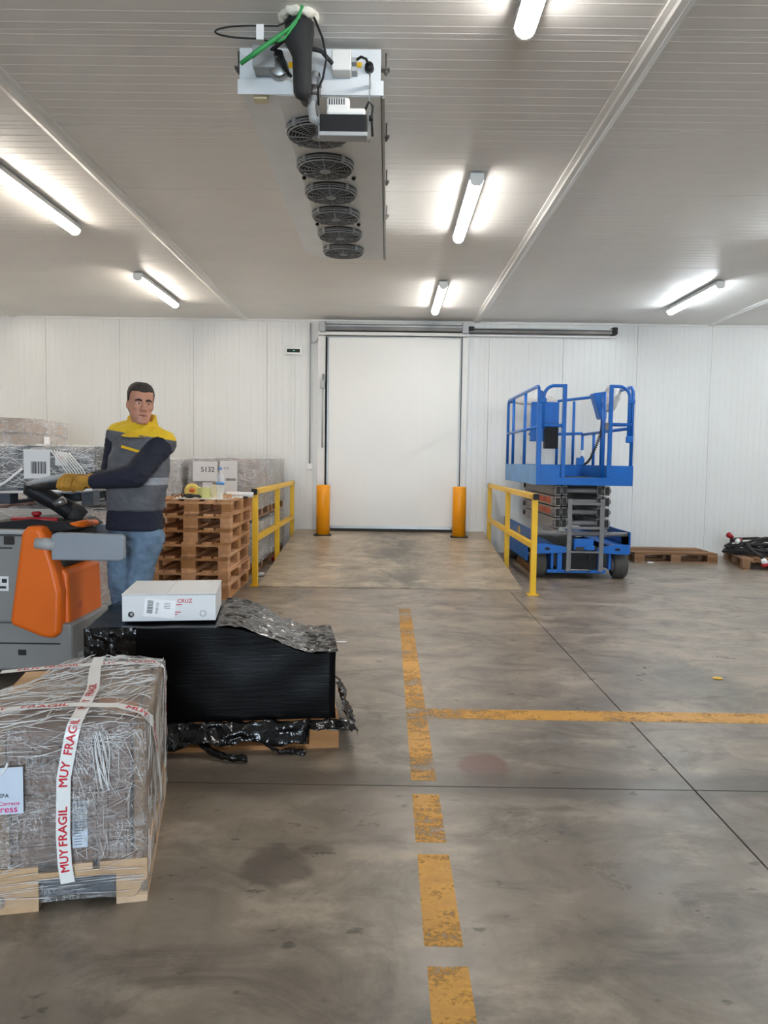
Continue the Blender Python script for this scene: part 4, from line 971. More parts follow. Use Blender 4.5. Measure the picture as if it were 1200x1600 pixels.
for x, l in ((-1.655, 'small wooden block right of the bottle, the left one'), (-1.61, 'small wooden block right of the bottle, the right one')):
    tag(B().box(-0.021, 0.021, -0.025, 0.025, 0, 0.042).build('wood_block', M['pinkwood'], None, bevel=0.002, loc=(x, 7.84, Z2), rz=8), l, 'block', 'small wood blocks')
t = thing('paper_roll', 'long white rolled paper tube at the back of the pallet stack', 'paper roll', (-1.62, 8.32, ZS))
B().tube([(-0.12, 0, 0.028), (0.17, -0.02, 0.028)], 0.028, 16).build('roll', M['paper'], t, True); B().tube([(0.171, -0.02, 0.028), (0.173, -0.02, 0.028)], 0.015, 12).build('roll_core', M['ink_grey'], t)
t = thing('marker_pen', 'black marker pen lying on the right end of the pallet stack', 'pen', (-1.535, 8.02, ZS))
B().tube([(-0.07, 0, 0.012), (0.03, 0.0, 0.012), (0.035, 0, 0.012)], [0.009, 0.011, 0.007], 10).build('pen_barrel', M['white'], t, True); B().tube([(0.03, 0, 0.012), (0.075, 0.0, 0.012)], 0.012, 10).build('pen_cap', M['ink'], t, True)

# ---------------------------------------------------------------- black wrapped load with white box
t = thing('black_wrapped_load', 'low load in shiny black stretch film on a wooden pallet, white box on top', 'pallet load', (-0.225, 3.74, 0), 7.4)
pallet_parts(t, M['wood'], cx=-0.6, cy=0.4, rot=90)
def btop(x, y):
    k = min(1, max(0, (x + 0.56)/0.46)); k = k*k*(3-2*k)
    z = 0.612 + (0.475 - 0.612)*k - 0.03*max(0, (y-0.45))/0.3 * k
    return z
b = shell(B(), -1.205, -0.012, 0.012, 0.74, 0.10, btop, 0.035, 0.008, 6, 3.0)
o = b.build('stretch_film', M['blackfilm'], t, True)
b = B(); nu, nv = 60, 44
for j in range(nv+1):
    for i in range(nu+1):
        x = -0.60 + 0.595*i/nu; y = -0.002 + 0.74*j/nv
        q = Vector((x*9, y*26 - x*10, 0.3)); q2 = Vector((x*24, y*60, 2.0))
        z = btop(x, max(0.0, y)) + 0.006 + 0.012*abs(noise.noise(q)) + 0.006*noise.noise(q2)
        b.v.append((x, y + 0.004*noise.noise(q2), z))
for j in range(nv):
    for i in range(nu): k = j*(nu+1) + i; b.f.append([k, k+1, k+nu+2, k+nu+1])
b.build('film_top', M['blackcrumple'], t, True, label='creased shiny top of the black film')
# crumpled skirt of loose film around the bottom
b = B(); r = random.Random(5); rings = []
per = [(-1.22 + 1.24*i/60, -0.012) for i in range(61)] + [(0.02, 0.75*i/30) for i in range(1, 31)]
for j in range(9):
    row = []
    for i, (a, c) in enumerate(per):
        u = j/8; drop = 0.085 + 0.055*noise.noise(Vector((a*5, c*5, 1.3))) if a < -0.16 or c > 0.0 else 0.03
        drop *= (1.15 if a < -0.25 else 1.0)
        z = max(0.012, 0.155 - drop*1.15*u)
        out = 0.012 + 0.05*u + 0.035*noise.noise(Vector((a*14, z*18, c*14))) + 0.02*noise.noise(Vector((a*40, z*40, c*40)))
        row.append((a + (out if a >= 0.0 else 0.02*noise.noise(Vector((z*20, a*17, 0)))), c - (out if c < 0.0 else 0), z + 0.012*noise.noise(Vector((a*30, c*30, z*30+7)))))
    rings.append(row)
o0 = len(b.v); n = len(per)
for rw in rings: b.v += rw
for j in range(8):
    for i in range(n-1): b.f.append([j*n+i, j*n+i+1, (j+1)*n+i+1, (j+1)*n+i])
o = b.build('loose_film_skirt', M['blackcrumple'], t, True)
m = o.modifiers.new('s', 'SOLIDIFY'); m.thickness = 0.003
b = B()
def crump(b, pts, r, seed):
    q = B().tube(dense(pts, 5), r, 9)
    b.add([tuple(Vector(p) + Vector(noise.noise_vector(Vector(p)*40 + Vector((seed, 0, 0))))*0.010) for p in q.v], q.f)
crump(b, [(-0.66, -0.05, 0.06), (-0.60, -0.10, 0.03), (-0.52, -0.15, 0.025), (-0.44, -0.165, 0.022)], 0.016, 2)
b.build('film_tail', M['blackcrumple'], t, True, label='twisted black film tail on the floor')
b = B(); crump(b, [(-0.36, -0.05, 0.05), (-0.29, -0.08, 0.022), (-0.22, -0.07, 0.018), (-0.17, -0.09, 0.014)], 0.011, 4)
b.build('film_tail', M['blackcrumple'], t, True, label='twisted black film tail on the floor')
b = B(); crump(b, [(0.0, 0.02, 0.12), (0.04, 0.04, 0.11), (0.075, 0.05, 0.085)], 0.022, 6)
b.build('film_tail', M['blackcrumple'], t, True, label='black film tail at the pallet corner')
b = B(); nu, nv = 34, 34
for j in range(nv+1):
    for i in range(nu+1):
        u, v = i/nu, j/nv; x = -1.215 + 0.24*u; z = 0.30 + 0.315*v
        q = Vector((x*26 + z*14, z*9 - x*8, 5.0)); w_ = noise.noise(Vector((x*9, z*9, 1.0)))
        e = max(0, min(1, 5*min(u + 0.02, 0.92 - u + 0.14*w_, v + 0.10*w_, 1.1 - v)))
        b.v.append((x, 0.012 - e*(0.010 + 0.030*(1 - abs(noise.noise(q))*2)*0.6 + 0.016*noise.noise(q*2.7)), z))
for j in range(nv):
    for i in range(nu): k = j*(nu+1) + i; b.f.append([k, k+1, k+nu+2, k+nu+1])
b.build('film_bunch', M['blackcrumple'], t, True, label='crumpled bunch of black film at the left end')
BX = thing('white_box', 'flat white carton with red print and taped label on the black load', 'box', (0, 0, 0), 7.4)
Mb = Matrix.Translation((-0.225, 3.74, 0)) @ Matrix.Rotation(R_(7.4), 4, 'Z')
BX.location = Mb @ Vector((-0.835, 0.12, 0.622)); t = BX; BX.rotation_euler = (0, 0, R_(8.4))
B().box(-0.225, 0.225, 0, 0.42, 0, 0.130).build('carton_body', M['card_white'], t, bevel=0.003)
B().box(-0.227, -0.014, -0.003, 0.423, 0.131, 0.136).build('top_flap', M['card_white'], t, bevel=0.0015)
B().box(-0.011, 0.227, -0.003, 0.423, 0.132, 0.137).build('top_flap', M['card_white'], t, bevel=0.0015)
B().lathe([(0.0145, 0), (0.0145, 0.004)], 20, Matrix.Translation((-0.182, 0.002, 0.035)) @ Matrix.Rotation(R_(90), 4, 'X')).build('hand_hole', M['ink'], t, label='round dark hole')
B().lathe([(0.007, 0), (0.007, 0.004)], 16, Matrix.Translation((-0.179, -0.001, 0.037)) @ Matrix.Rotation(R_(90), 4, 'X')).build('hand_hole', M['card_grey'], t)
B().tube(arc((0.163, -0.0015, 0.036), 0.014, 0, 340, 20, ((1, 0, 0), (0, 0, 1))), 0.0012, 4, True).build('punched_ring', M['ink_grey'], t)
th = R_(-6)
def lab(a, c): return (-0.045 + a*cos(th) - c*sin(th), -0.004, 0.064 + a*sin(th) + c*cos(th))
b = B(); b.add([lab(-0.075, -0.045), lab(0.075, -0.045), lab(0.075, 0.045), lab(-0.075, 0.045)], [(0, 1, 2, 3)])
o = b.build('taped_label', M['paper_label'], t, label='taped white address label')
b = B(); r = random.Random(8); zz_ = -0.028
while zz_ < 0.035:
    b.add([tuple(Vector(lab(p, q)) - Vector((0, 0.001, 0))) for p, q in ((-0.06, zz_), (-0.033, zz_), (-0.033, zz_+0.0018), (-0.06, zz_+0.0018))], [(0, 1, 2, 3)]); zz_ += r.choice((0.0028, 0.0035, 0.005))
b.build('barcode', M['ink'], o)['kind'] = 'stuff'
b = B(); text(b, '9945120', 0.016, lambda a, c: tuple(Vector(lab(-0.012 - c, a)) - Vector((0, 0.001, 0))), 0.01); b.build('print', M['ink_grey'], o)
b = B()
for k in range(4): b.add([tuple(Vector(lab(p, q)) - Vector((0, 0.001, 0))) for p, q in ((0.02, 0.03-0.008*k), (0.05, 0.03-0.008*k), (0.05, 0.0275-0.008*k), (0.02, 0.0275-0.008*k))], [(0, 1, 2, 3)])
b.build('print', M['ink_grey'], o)
b = B(); text(b, '. CRUZ', 0.027, lambda a, c: (0.068+a, -0.0012, 0.099+c), 0.015); b.build('red_lettering', M['red'], t, label='red printed lettering')
b = B()
for x0, x1, z in ((0.032, 0.060, 0.081), (0.026, 0.056, 0.044), (0.024, 0.04, 0.032)): b.box(x0, x1, -0.0012, -0.0002, z-0.002, z+0.002)
b.build('small_print', M['red'], t, label='small red print')

# ---------------------------------------------------------------- clear wrapped load in the foreground
FR = thing('clear_wrapped_load', 'brown cartons in clear film with red lettered fragile tape, nearest pallet', 'pallet load', (-0.756, 2.39, 0), 12)
t = FR
pallet_parts(t, M['wood_pale'], Wd=0.8, Ln=0.82, cx=-0.4, cy=0.41, blk=0.095)
cx_ = 0.57
def carton(x0, x1, y0, y1, z0, z1, mat, nm='carton'):
    return B().box(x0, x1, y0, y1, z0, z1).build(nm, mat, t, bevel=0.004)
c1 = carton(-0.405, -0.055, 0.012, 0.40, 0.146, 0.368, M['card_mauve'])
c2 = carton(-0.415, -0.05, 0.014, 0.38, 0.372, 0.570, M['card_mauve'])
carton(-0.72, -0.412, 0.012, 0.40, 0.146, 0.362, M['card'])
carton(-0.72, -0.42, 0.016, 0.38, 0.366, 0.55, M['card'])
carton(-0.36, -0.055, 0.41, 0.80, 0.146, 0.562, M['card'])
carton(-0.545, -0.366, 0.42, 0.80, 0.146, 0.555, M['card'])
B().box(-0.046, -0.012, 0.05, 0.80, 0.146, 0.55).build('corner_board', M['card'], t, bevel=0.004)
b = B()
for z in (0.29, 0.205): b.box(-0.40, -0.06, 0.0105, 0.0125, z, z+0.002)
for x in (-0.385, -0.155, -0.12, -0.065): b.box(x, x+0.0018, 0.0105, 0.0125, 0.15, 0.365)
b.build('printed_lines', M['ink_brown'], c1)
b = B(); b.tube([(-0.355+0.058*(1-cos(R_(a)))*0.98, 0.0125, 0.475 + 0.065*sin(R_(a))) for a in range(0, 181, 12)], 0.0018, 4)
text(b, 'HIDAL', 0.040, lambda a, c: (-0.303 + a, 0.0118, 0.478 + c), 0.01)
b.build('carton_logo', M['ink_brown'], c2, label='brown printed arch logo')
B().box(-0.165, -0.135, 0.011, 0.0135, 0.515, 0.545).build('carton_mark', M['ink_brown'], c2)
o = label_sheet(t, -0.226, -0.18, 0.195, 0.346, 0.004, M['paper_blue'], [('CE ALD', 0.014, -0.203, 0.30, M['ink_grey'])], None, 'carton_label', 'narrow pale label on the lower carton')
b = B(); r = random.Random(4)
for k in range(9): b.box(-0.22, -0.22 + r.uniform(0.02, 0.036), 0.0008, 0.002, 0.205+0.009*k, 0.207+0.009*k)
b.tube(arc((-0.212, 0.0006, 0.333), 0.006, 0, 330, 12, ((1, 0, 0), (0, 0, 1))), 0.001, 4, True); b.box(-0.2, -0.186, 0.0008, 0.002, 0.33, 0.336)
b.build('print', M['ink_grey'], o)
# film : front, sides and top, from the pallet's foot up
def ctop(x, y): return 0.583 - 0.02*max(0, -x-0.45)/0.35 - 0.05*max(0, (-x-0.55))/0.25 - 0.012*sin(y*9+x*7)
b = shell(B(), -0.80, -0.004, 0.002, 0.845, 0.024, ctop, 0.02, 0.008, 11, 2.0)
b.v = [((-0.004 + (p[0]+0.004)*(1 - 0.32*max(0, (p[1]-0.22)/0.62))), p[1], p[2]) for p in b.v]
b.build('stretch_film', M['film'], t, True)
B().box(-0.345, -0.105, 0.03, 0.034, 0.03, 0.122).build('film_fold', pm('blue_grey_film_fold', srgb(98, 112, 134), 0.25, 0, 0.3, 20, 0.5, 60, (0.2, 1, 4)), t, label='bluish stretched film over the pallet opening')
b = B(); tp_ = lambda u, v: ((-0.004 + (u+0.004)*(1 - 0.32*max(0, (v-0.22)/0.62))), v, ctop(u, v) + 0.010 + 0.006*noise.noise(Vector((u*16, v*16, 2))))
crease_glints(b, 330, 21, ((-0.79, -0.01), (0.0, 0.83), tp_), (0.03, 0.26), (0.0012, 0.0034), 0.6, lambda u, v, r: r.choice((0.5, -0.3, 1.2)) + r.gauss(0, 0.35))
crease_glints(b, 70, 22, ((-0.75, -0.05), (0.5, 0.60), lambda u, v: (u, -0.007, v)), (0.05, 0.25), (0.0007, 0.0015), 0.3, lambda u, v, r: r.gauss(0, 0.25))
crease_glints(b, 70, 23, ((-0.22, -0.01), (0.16, 0.57), lambda u, v: (u, -0.008, v)), (0.03, 0.16), (0.0006, 0.0014), 0.4, lambda u, v, r: r.gauss(2.0, 0.5))
crease_glints(b, 16, 24, ((-0.17, -0.11), (0.38, 0.57), lambda u, v: (u, -0.009, v)), (0.12, 0.26), (0.0014, 0.0036), 0.1, lambda u, v, r: r.gauss(1.72, 0.06))
crease_glints(b, 70, 25, ((-0.75, -0.03), (0.13, 0.5), lambda u, v: (u, -0.008, v)), (0.04, 0.2), (0.0005, 0.0012), 0.2, lambda u, v, r: 0.35 + r.gauss(0, 0.15))
crease_glints(b, 60, 26, ((-0.79, -0.01), (0.04, 0.16), lambda u, v: (u, -0.008, v)), (0.06, 0.3), (0.0006, 0.0014), 0.1, lambda u, v, r: r.gauss(0, 0.06))
crease_glints(b, 130, 27, ((0.0, 0.83), (0.06, 0.57), lambda u, v: (0.006, u, v)), (0.04, 0.2), (0.0007, 0.0016), 0.6, lambda u, v, r: r.gauss(1.5, 0.6))
b.build('film_crease_glint', M['crease'], t, True)['kind'] = 'stuff'
# paper sheet with delivery writing
o = label_sheet(t, -0.56, -0.363, 0.328, 0.475, -0.014, M['paper_blue'], [('EFA', 0.017, -0.418, 0.387, M['ink']), ('Correos', 0.0175, -0.404, 0.362, M['magenta']), ('Express', 0.031, -0.428, 0.344, M['magenta'])], None, 'delivery_sheet', 'white delivery sheet with magenta lettering')
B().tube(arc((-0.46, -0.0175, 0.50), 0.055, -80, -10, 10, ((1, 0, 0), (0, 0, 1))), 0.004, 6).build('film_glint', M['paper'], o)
# tape with red lettering
def ribbon(path, wdt, name, label, off=0.004, texts=(), wdir=None, ht=0.026, sxx=1.0):
    P = [Vector(p) for p in path]; S = [0.0]
    for i in range(1, len(P)): S.append(S[-1] + (P[i]-P[i-1]).length)
    def at(s, u, lift=0.0):
        s = max(0, min(S[-1]-1e-6, s)); i = max(k for k in range(len(P)-1) if S[k] <= s)
        f = (s - S[i])/(S[i+1]-S[i]); p = P[i].lerp(P[i+1], f)
        d = (P[i+1]-P[i]).normalized(); wv = Vector(wdir[i]) if wdir else Vector((1, 0, 0))
        w1 = Vector(wdir[min(i+1, len(P)-1)]) if wdir else wv
        wv = wv.lerp(w1, f); wv = (wv - d*wv.dot(d)).normalized(); nn = wv.cross(d).normalized()
        return p + wv*u + nn*lift
    n = max(8, int(S[-1]/0.012)); b = B()
    for k in range(n+1):
        s = S[-1]*k/n; b.v += [tuple(at(s, -wdt/2)), tuple(at(s, wdt/2))]
    for k in range(n): b.f.append([2*k, 2*k+1, 2*k+3, 2*k+2])
    o = b.build(name, M['tape'], t, True, label=label)
    for body, s0, L_ in texts:
        b = B()
        v, f = text_geo(body, 0.0); w_ = max(q[0] for q in v) - min(q[0] for q in v)
        k = L_/w_
        for e1, e2 in ((0, 0), (0.022, 0), (-0.022, 0), (0, 0.018), (0, -0.018)):
            b.add([tuple(at(s0 + (q[0]+e1)*k, -(q[1]+e2)*ht/0.72, 0.0014 + 0.00004*len(b.v)/50)) for q in v], f)
        b.build('red_lettering', M['red'], o)
    return o
pth = [(-0.238, -0.012, 0.09), (-0.246, -0.014, 0.15), (-0.25, -0.014, 0.25), (-0.246, -0.014, 0.43), (-0.222, -0.012, 0.56), (-0.215, 0.0, 0.594), (-0.212, 0.03, 0.602), (-0.215, 0.35, 0.604), (-0.25, 0.62, 0.604), (-0.262, 0.80, 0.604)]
ribbon(pth, 0.042, 'fragile_tape', 'white tape with red lettering running upright', texts=(('MUY', 0.075, 0.075), ('FRAGIL', 0.185, 0.125), ('MUY', 0.352, 0.08), ('FRAGIL', 0.475, 0.12), ('MUY', 0.68, 0.10), ('FRAGIL', 0.84, 0.14)))
pth2 = [(-0.79, 0.14, 0.592), (-0.6, 0.16, 0.598), (-0.40, 0.17, 0.602), (-0.24, 0.165, 0.606), (-0.10, 0.14, 0.604), (-0.03, 0.12, 0.59), (0.008, 0.13, 0.55), (0.014, 0.20, 0.45), (0.016, 0.32, 0.28), (0.014, 0.42, 0.16)]
wd2 = [(0, -1, 0)]*5 + [(0, -1, -0.1), (0.0, -0.9, -0.5), (0, -0.85, -0.5), (0, -0.85, -0.5), (0, -0.85, -0.5)]
ribbon(pth2, 0.045, 'fragile_tape', 'white tape with red lettering running across', texts=(('MUY', 0.30, 0.07), ('FRAGIL', 0.455, 0.15), ('MUY', 0.76, 0.08), ('FRAGIL', 0.93, 0.15)), wdir=wd2)
pth3 = [(-0.60, 0.66, 0.594), (-0.4, 0.68, 0.602), (-0.2, 0.70, 0.602), (-0.04, 0.70, 0.602), (0.004, 0.70, 0.58), (0.012, 0.66, 0.45), (0.014, 0.60, 0.2)]
ribbon(pth3, 0.045, 'fragile_tape', 'white tape with red lettering along the rear edge', texts=(('MUY', 0.10, 0.08), ('FRAGIL', 0.22, 0.13), ('MUY', 0.38, 0.08), ('FRAGIL', 0.52, 0.12), ('MUY', 0.70, 0.08), ('FRAGIL', 0.82, 0.13)), wdir=[(0, -1, 0)]*5 + [(0, -1, -0.2)]*2)
o = B(); o.add([(0.012, 0.20, 0.545), (0.012, 0.32, 0.55), (0.012, 0.34, 0.41), (0.012, 0.24, 0.40)], [(0, 1, 2, 3)])
o = o.build('side_label', M['card_grey'], t, label='grey printed sheet on the right side')

# ---------------------------------------------------------------- powered pallet truck
TO = (-2.3, 4.95, 0)
t = TR = thing('pallet_truck', 'orange and grey ride-on powered pallet truck driven by the worker', 'pallet truck', TO)
def tp(name, b, mat, **k): return b.build(name, mat, t, rel=TO, **k)
tp('chassis', B().box(-3.3, -1.93, 4.66, 5.30, 0.10, 0.40), M['tgrey'], bevel=0.02)
tp('battery_housing', B().box(-3.3, -2.16, 4.65, 5.31, 0.40, 0.94), M['tgrey'], bevel=0.02)
tp('battery_cover', B().box(-3.3, -2.16, 4.645, 5.315, 0.945, 0.975), M['tgreyl'], bevel=0.012)
tp('housing_seam', B().box(-3.3, -2.28, 4.6475, 4.65, 0.86, 0.868), M['rubber'])
tp('housing_seam', B().box(-3.3, -2.0, 4.6565, 4.66, 0.27, 0.278), M['rubber'])
tp('housing_catch', B().box(-2.33, -2.265, 4.642, 4.652, 0.885, 0.935), M['rubber'], bevel=0.008)
tp('drain_hole', B().box(-2.26, -2.21, 4.654, 4.661, 0.20, 0.235), M['rubber'], bevel=0.008)
o = tp('warning_sticker', B().box(-2.46, -2.305, 4.6455, 4.65, 0.60, 0.69), M['paper'])
b = B().box(-2.45, -2.36, 4.644, 4.6456, 0.65, 0.675).box(-2.345, -2.315, 4.644, 4.6456, 0.65, 0.675).box(-2.45, -2.32, 4.644, 4.6456, 0.615, 0.63); b.build('sticker_print', M['ink'], o, rel=TO)
near = [(-2.29, 0.40), (-2.10, 0.325), (-2.03, 0.312), (-1.985, 0.345), (-1.975, 0.60), (-2.01, 0.76), (-2.075, 0.96), (-2.095, 0.99), (-2.12, 1.0), (-2.17, 1.0), (-2.195, 0.985), (-2.21, 0.95)]
tp('orange_cover', B().prism(near, 4.61, 4.83), M['orange'], bevel=0.028, seg=4)
tp('orange_tail', B().prism([(-2.16, 0.38), (-1.97, 0.36), (-1.955, 0.40), (-1.965, 0.70), (-1.99, 0.735), (-2.16, 0.735)], 4.70, 5.24), M['orange'], bevel=0.02, seg=3)
o = tp('tail_sticker', B().box(-1.9615, -1.957, 4.84, 4.90, 0.44, 0.50), M['orange_st'])
tp('rear_bumper', B().box(-2.0, -1.935, 4.68, 5.28, 0.30, 0.365), M['rubber'], bevel=0.015)
tp('console_base', B().box(-2.16, -1.985, 4.72, 5.24, 0.735, 0.96), M['rubber'], bevel=0.03, seg=3)
tp('console_top', B().prism([(-2.6, 0.975), (-2.0, 0.955), (-1.93, 0.975), (-1.99, 1.02), (-2.2, 1.035), (-2.55, 1.0)], 4.72, 5.24), M['black'], bevel=0.02, seg=3)
tp('orange_trim', B().tube([(-1.985, 4.76, 0.99), (-1.93, 4.90, 1.0), (-1.94, 5.1, 0.99)], [0.02, 0.024, 0.018], 10), M['orange'], smooth=True)
tp('red_strip', B().tube([(-2.34, 4.78, 1.03), (-2.05, 4.76, 1.03)], 0.016, 10), M['redplug'], smooth=True)
tp('emergency_button', B().lathe([(0.018, 0), (0.018, 0.02), (0.03, 0.022), (0.03, 0.038), (0.02, 0.045)], 16, Matrix.Translation((-2.22, 4.85, 1.03))), M['redplug'], smooth=True, label='red emergency button')
for y, hid in ((4.625, 0), (5.29, 1)):
    o = tp('side_guard', B().prism([(-2.02, 0.80), (-1.60, 0.80), (-1.585, 0.815), (-1.585, 0.945), (-1.60, 0.96), (-1.99, 0.966), (-2.02, 0.95)], y-0.03, y+0.03), M['padgrey'], bevel=0.018, seg=3)
    B().tube([(-2.12, y, 0.90), (-2.0, y, 0.89)], 0.038, 12).build('guard_arm', M['tgreyl'], o, True, rel=TO)
tp('platform', B().box(-1.93, -1.33, 4.72, 5.22, 0.13, 0.165), M['rubber'], bevel=0.01)
tp('platform_hinge', B().tube([(-1.93, 4.75, 0.17), (-1.93, 5.19, 0.17)], 0.03, 12), M['steelg'], smooth=True)
for x, y, rr_ in ((-2.1, 4.98, 0.115), (-1.98, 4.76, 0.06), (-1.98, 5.2, 0.06)):
    tp('wheel', B().tube([(x, y-0.04, rr_), (x, y+0.04, rr_)], rr_, 20), M['rubber'], smooth=True)
for y in (4.80, 5.16):
    tp('fork', B().box(-4.5, -3.28, y-0.08, y+0.08, 0.09, 0.145), M['orange'], bevel=0.01)
tp('load_wheel', B().tube([(-4.3, 4.74, 0.045), (-4.3, 4.86, 0.045)], 0.045, 14).tube([(-4.3, 5.10, 0.045), (-4.3, 5.22, 0.045)], 0.045, 14), M['rubber'], smooth=True)
# tiller
tp('tiller_arm', B().tube([(-2.03, 4.98, 1.03), (-2.05, 4.96, 1.075), (-2.13, 4.93, 1.13), (-2.22, 4.90, 1.185), (-2.27, 4.88, 1.225), (-2.27, 4.87, 1.25)], [0.055, 0.062, 0.054, 0.055, 0.058, 0.036], 16), M['black'], smooth=True)
tp('tiller_boot', B().tube([(-1.99, 4.98, 1.02), (-2.03, 4.97, 1.06), (-2.06, 4.95, 1.10)], [0.065, 0.068, 0.05], 16), M['rubber'], smooth=True)
tp('tiller_collar', B().tube([(-2.10, 4.85, 1.12), (-2.04, 4.85, 1.15)], 0.026, 12), M['alu'], smooth=True)
tp('tiller_bracket', B().tube([(-2.27, 4.86, 1.245), (-2.15, 4.82, 1.275), (-2.0, 4.78, 1.305), (-1.93, 4.78, 1.30)], 0.019, 10, sq=(1.0, 1.3)), M['tgreyl'], smooth=True)
tp('tiller_handle', B().tube([(-2.25, 4.86, 1.225), (-2.16, 4.78, 1.235), (-2.05, 4.745, 1.245), (-1.92, 4.74, 1.252), (-1.82, 4.75, 1.25), (-1.79, 4.76, 1.25)], [0.02, 0.022, 0.026, 0.020, 0.020, 0.016], 12), M['black'], smooth=True)

# ---------------------------------------------------------------- the worker
PO = (-1.62, 4.95, 0.166)
t = MAN = thing('person', 'man in grey vest with yellow shoulders steering the orange pallet truck', 'person', PO)
z0 = PO[2]
Lsh, Lel, Lwr = Vector((-1.435, 4.91, 1.515)), Vector((-1.55, 4.71, 1.315)), Vector((-1.79, 4.71, 1.275))
Rsh, Rel, Rwr = Vector((-1.745, 5.0, 1.565)), Vector((-1.835, 5.08, 1.285)), Vector((-1.86, 4.86, 1.285))
Lhp, Lkn, Lan = Vector((-1.545, 4.95, 0.97)), Vector((-1.575, 4.84, 0.61)), Vector((-1.52, 4.95, 0.26))
Rhp, Rkn, Ran = Vector((-1.715, 4.99, 0.97)), Vector((-1.695, 4.87, 0.61)), Vector((-1.70, 4.99, 0.26))
HC = Vector((-1.565, 4.88, 1.765))
HR = Matrix.Rotation(R_(30), 4, 'Z') @ Matrix.Rotation(R_(4), 4, 'X') @ Matrix.Rotation(R_(3), 4, 'Y')      # face turned a little to the right, chin down
def hp(x, y, z): return tuple(HC + (HR @ Vector((x, y, z))))
def tor(z, cx, cy, rx, ry, yaw, n=24, p=2.4):
    r = []
    for k in range(n):
        a = 2*pi*k/n; ca, sa = cos(a), sin(a)
        x = rx*math.copysign(abs(ca)**(2/p), ca); y = ry*math.copysign(abs(sa)**(2/p), sa)
        r.append((cx + x*cos(yaw) - y*sin(yaw), cy + x*sin(yaw) + y*cos(yaw), z + (0.03*x*0 )))
    return r
yw = R_(-16)
TORSO = [(0.86, -1.635, 4.975, 0.155, 0.115), (0.96, -1.635, 4.97, 0.168, 0.122), (1.05, -1.635, 4.965, 0.160, 0.118), (1.15, -1.625, 4.96, 0.162, 0.120), (1.28, -1.61, 4.955, 0.175, 0.128), (1.42, -1.60, 4.955, 0.182, 0.126), (1.53, -1.595, 4.96, 0.168, 0.108), (1.60, -1.59, 4.965, 0.125, 0.085), (1.65, -1.585, 4.955, 0.075, 0.066)]
def torso(b, grow, zmin, zmax):
    return b.loft([tor(z, cx, cy, rx+grow, ry+grow, yw) for z, cx, cy, rx, ry in TORSO if zmin <= z <= zmax])
def fingers(b, wr, bar_c, bar_d, palm_from, g=0.0, flip=1):
    """hand closed on a bar: palm behind it, four unequal fingers curling round, thumb under"""
    c = Vector(bar_c); d = Vector(bar_d).normalized(); f = Vector(palm_from).normalized(); u = d.cross(f).normalized()*flip
    pc = c + f*0.033 + u*0.012
    b.caps([tuple(wr), tuple(pc)], [0.030+g, 0.032+g], 12)
    for k, ln in enumerate((0.92, 1.0, 0.95, 0.78)):
        o = c + d*(0.033 - 0.022*k)
        p = [o + f*0.036 + u*0.02*ln, o + f*0.012 + u*0.036*ln, o - f*0.024 + u*0.026*ln, o - f*0.034*ln - u*0.006, o - f*0.016 - u*0.028*ln]
        b.caps([tuple(q) for q in p], [0.0115+g, 0.0108+g, 0.010+g, 0.0092+g, 0.0082+g], 8)
    o = c + d*0.045
    b.caps([tuple(o + f*0.034 - u*0.005), tuple(o + f*0.022 - u*0.032 + d*0.012), tuple(o - f*0.006 - u*0.038 + d*0.006), tuple(o - f*0.026 - u*0.03)], [0.015+g, 0.0125+g, 0.011+g, 0.009+g], 8)
    return b
SK = [(-0.130, 0.024, -0.086, -0.046), (-0.118, 0.040, -0.097, -0.015), (-0.092, 0.054, -0.099, 0.020), (-0.062, 0.063, -0.094, 0.055), (-0.03, 0.068, -0.090, 0.078), (0.0, 0.072, -0.086, 0.090), (0.03, 0.075, -0.090, 0.098), (0.06, 0.076, -0.086, 0.098), (0.09, 0.069, -0.068, 0.087), (0.112, 0.054, -0.044, 0.066), (0.128, 0.028, -0.014, 0.038)]
def skull(b, g=0.0, sel=lambda z: True):
    rings = []
    for z, w_, f, bk in SK:
        if not sel(z): continue
        cy, ry = (f+bk)/2, (bk-f)/2 + g; ring = []
        for k in range(32):
            a = 2*pi*k/32; ca, sa = cos(a), sin(a)
            ring.append(hp((w_+g)*math.copysign(abs(ca)**0.87, ca), cy + ry*math.copysign(abs(sa)**0.87, sa), z + g*(1 if z > 0 else -1)*0.8))
        rings.append(ring)
    return b.loft(rings)
def head(b):
    skull(b)
    b.ell(hp(0, -0.078, 0.022), (0.050, 0.017, 0.011), 16, 8, HR)
    for s in (-1, 1):
        b.ell(hp(s*0.044, -0.070, -0.026), (0.020, 0.018, 0.016), 12, 8, HR)
        b.ell(hp(s*0.075, 0.014, -0.012), (0.010, 0.021, 0.033), 12, 8, HR)
        b.ell(hp(s*0.031, -0.070, 0.0), (0.017, 0.012, 0.011), 12, 8, HR)
    b.caps([hp(0, -0.088, 0.016), hp(0, -0.104, -0.020), hp(0, -0.110, -0.034)], [0.009, 0.012, 0.0145], 10)
    for s in (-1, 1): b.ell(hp(s*0.013, -0.098, -0.038), 0.010, 10, 8, HR)
    b.ell(hp(0, -0.093, -0.068), (0.025, 0.009, 0.007), 12, 8, HR); b.ell(hp(0, -0.092, -0.079), (0.021, 0.010, 0.007), 12, 8, HR)
    b.caps([hp(0, 0.03, -0.05), (-1.58, 4.945, 1.65), (-1.59, 4.965, 1.57)], [0.060, 0.062, 0.078], 16)
    return b
lbar, rbar = Vector((-1.90, 4.742, 1.252)), Vector((-1.845, 4.748, 1.25))
b = B(); torso(b, -0.012, 0.8, 2); head(b)
b.caps([tuple(Lsh), tuple(Lel), tuple(Lwr)], [0.052, 0.042, 0.029]); b.caps([tuple(Rsh), tuple(Rel), tuple(Rwr)], [0.052, 0.042, 0.029])
